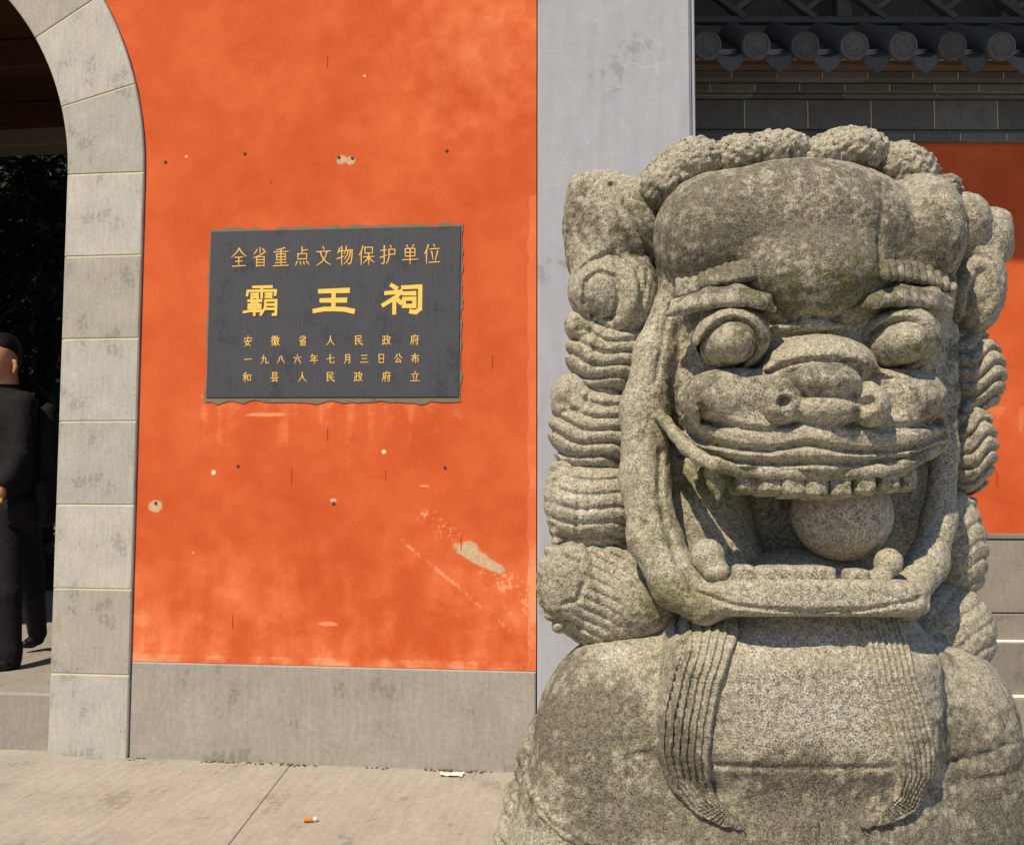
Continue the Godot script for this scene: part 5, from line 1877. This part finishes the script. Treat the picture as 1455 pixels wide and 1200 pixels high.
func build_person():
	var at := Vector3(-3.3078, .27, -.7268)
	var person := thing("person", "person in dark jacket and trousers walking in the shade of the arch", "person", at, deg_to_rad(6.436))
	var bag := thing("shoulder_bag", "dark shoulder bag hanging behind the person under the arch", "bag", at, deg_to_rad(6.436))
	sculpt(person, "body", "", .012, 0, [
		[0, 1, .02, -.0995, 1.6846, .02, .074, .1129, .095, 0],
		[0, 1, .02, -.1081, 1.6217, .05, .0542, .0774, .06, 0],
		[1, 1, .01, -.138, 1.6632, .09, -.1424, 1.623, .1, .0115, .0134],
		[0, -1, .004, -.1218, 1.6718, .085, .0115, .0085, .015, 0],
		[1, -1, .003, -.1434, 1.5872, .075, -.1095, 1.5828, .08, .0062, .0062],
		[1, 1, .004, -.0144, 1.65, .045, -.0093, 1.6186, .045, .014, .0132],
		[1, 1, .004, -.0093, 1.6186, .045, -.0172, 1.5866, .05, .0132, .0101],
		[1, 1, .03, -.0925, 1.5896, -.01, -.0862, 1.4878, -.02, .0588, .0628],
		[0, 1, .03, -.0585, 1.2747, -.02, .1334, .2159, .1, 0],
		[0, 1, .03, -.035, .961, -.02, .102, .157, .09, 0],
		[1, 1, .02, .0166, 1.4056, .02, .0247, 1.1232, .06, .0506, .0425],
		[1, 1, .02, .0247, 1.1232, .06, .0058, .9615, .17, .0425, .0265],
		[1, 1, .01, .0058, .9615, .17, -.0021, .9165, .18, .0265, .034],
		[1, 1, .002, -.0231, .9165, .185, -.0272, .8793, .2, .0098, .009],
		[1, 1, .002, -.0272, .8793, .2, -.0359, .8641, .19, .009, .0079],
		[1, 1, .002, -.0099, .9165, .185, -.0085, .8793, .2, .0098, .009],
		[1, 1, .002, -.0085, .8793, .2, -.0167, .8529, .19, .009, .0079],
		[1, 1, .002, .0032, .9165, .185, .0102, .8794, .2, .0098, .009],
		[1, 1, .002, .0102, .8794, .2, .0019, .8567, .19, .009, .0079],
		[1, 1, .002, .0138, .9166, .185, .0252, .8794, .2, .0098, .009],
		[1, 1, .002, .0252, .8794, .2, .0163, .8717, .19, .009, .0079],
		[1, 1, .003, -.0201, .939, .19, -.0321, .9091, .2, .0113, .0098],
		[1, 1, .003, -.0321, .9091, .2, -.0311, .883, .2, .0098, .0086],
		[1, 1, .02, -.1493, 1.4102, -.04, -.1909, 1.118, -.05, .0512, .0434],
		[1, 1, .02, -.1909, 1.118, -.05, -.1944, .9217, 0, .0434, .0313],
		[1, 1, .02, -.0468, .7488, .03, .0471, .3802, .15, .0622, .0418],
		[1, 1, .02, .0471, .3802, .15, .0935, .0706, .18, .0418, .0302],
		[1, 1, .02, .0251, .746, -.04, .0142, .3691, -.18, .0591, .0405],
		[1, 1, .02, .0142, .3691, -.18, -.0394, .1034, -.36, .0405, .0293],
	], mats.skin, false)
	sculpt(person, "hair", "", .008, .004, [
		[0, 1, .02, -.1041, 1.727, 0, .086, .0899, .11, 0],
		[0, 1, .02, -.0893, 1.6723, -.035, .0551, .0984, .085, 0],
		[0, 1, .02, -.1146, 1.6023, -.05, .0513, .0474, .06, 0],
		[0, -1, .01, -.112, 1.6491, .08, .0731, .077, .07, 0],
	], mats.hair, false)
	sculpt(person, "jacket", "", .011, .004, [
		[0, 1, .05, -.0639, 1.3141, -.02, .1491, .1648, .13, 0],
		[0, 1, .05, -.0464, 1.0587, -.02, .1452, .2747, .14, 0],
		[1, 1, .04, -.0878, .7862, 0, .0445, .7865, 0, .1017, .086],
		[1, 1, .02, -.0951, 1.5155, -.02, -.072, 1.4245, -.02, .0667, .102],
		[1, 1, .025, .0241, 1.4135, .02, .0416, 1.123, .07, .074, .0656],
		[1, 1, .025, .0416, 1.123, .07, .0147, 1.0147, .12, .0656, .0573],
		[1, 1, .025, .0147, 1.0147, .12, .0046, .9766, .155, .0573, .0493],
		[1, 1, .025, -.1572, 1.4102, -.04, -.1949, 1.118, -.05, .0749, .0632],
		[1, 1, .025, -.1949, 1.118, -.05, -.1974, .9528, -.01, .0632, .0509],
		[0, -1, .008, -.0275, .6574, -.02, .2355, .0706, .2, 0],
	], mats.jacket, false)
	sculpt(person, "trousers", "", .011, .004, [
		[1, 1, .04, -.0655, .8133, 0, .0279, .8136, 0, .1173, .1095],
		[1, 1, .02, -.0468, .7488, .03, .0471, .3802, .15, .0972, .0721],
		[1, 1, .02, .0471, .3802, .15, .0929, .0889, .18, .0721, .0528],
		[1, 1, .02, .0929, .0889, .18, .0946, .0412, .18, .0528, .0528],
		[1, 1, .02, .0251, .746, -.04, .0142, .3691, -.18, .0867, .0647],
		[1, 1, .02, .0142, .3691, -.18, -.0391, .0953, -.36, .0647, .0502],
	], mats.trousers, false)
	sculpt(person, "shoe", "", .008, 0, [
		[1, 1, .01, .1088, .0174, .17, .0835, .0232, .22, .0303, .0318],
		[1, 1, .01, .0835, .0232, .22, .0558, .0216, .25, .0318, .0242],
	], mats.shoe, false)
	sculpt(person, "shoe", "", .008, 0, [
		[1, 1, .01, -.0438, .0594, -.38, -.0593, .0513, -.33, .0336, .0333],
		[1, 1, .01, -.0593, .0513, -.33, -.0763, .0442, -.3, .0333, .0248],
	], mats.shoe, false)
	sculpt(bag, "pouch", "", .01, .003, [
		[1, 1, .03, .0887, 1.3813, -.12, .1117, 1.1201, -.1, .052, .0598],
		[1, 1, .03, .1117, 1.1201, -.1, .1195, .7831, -.1, .0598, .0558],
		[1, 1, .02, .1295, .9614, -.02, .1364, .7666, -.02, .0392, .0392],
	], mats.jacket, false)
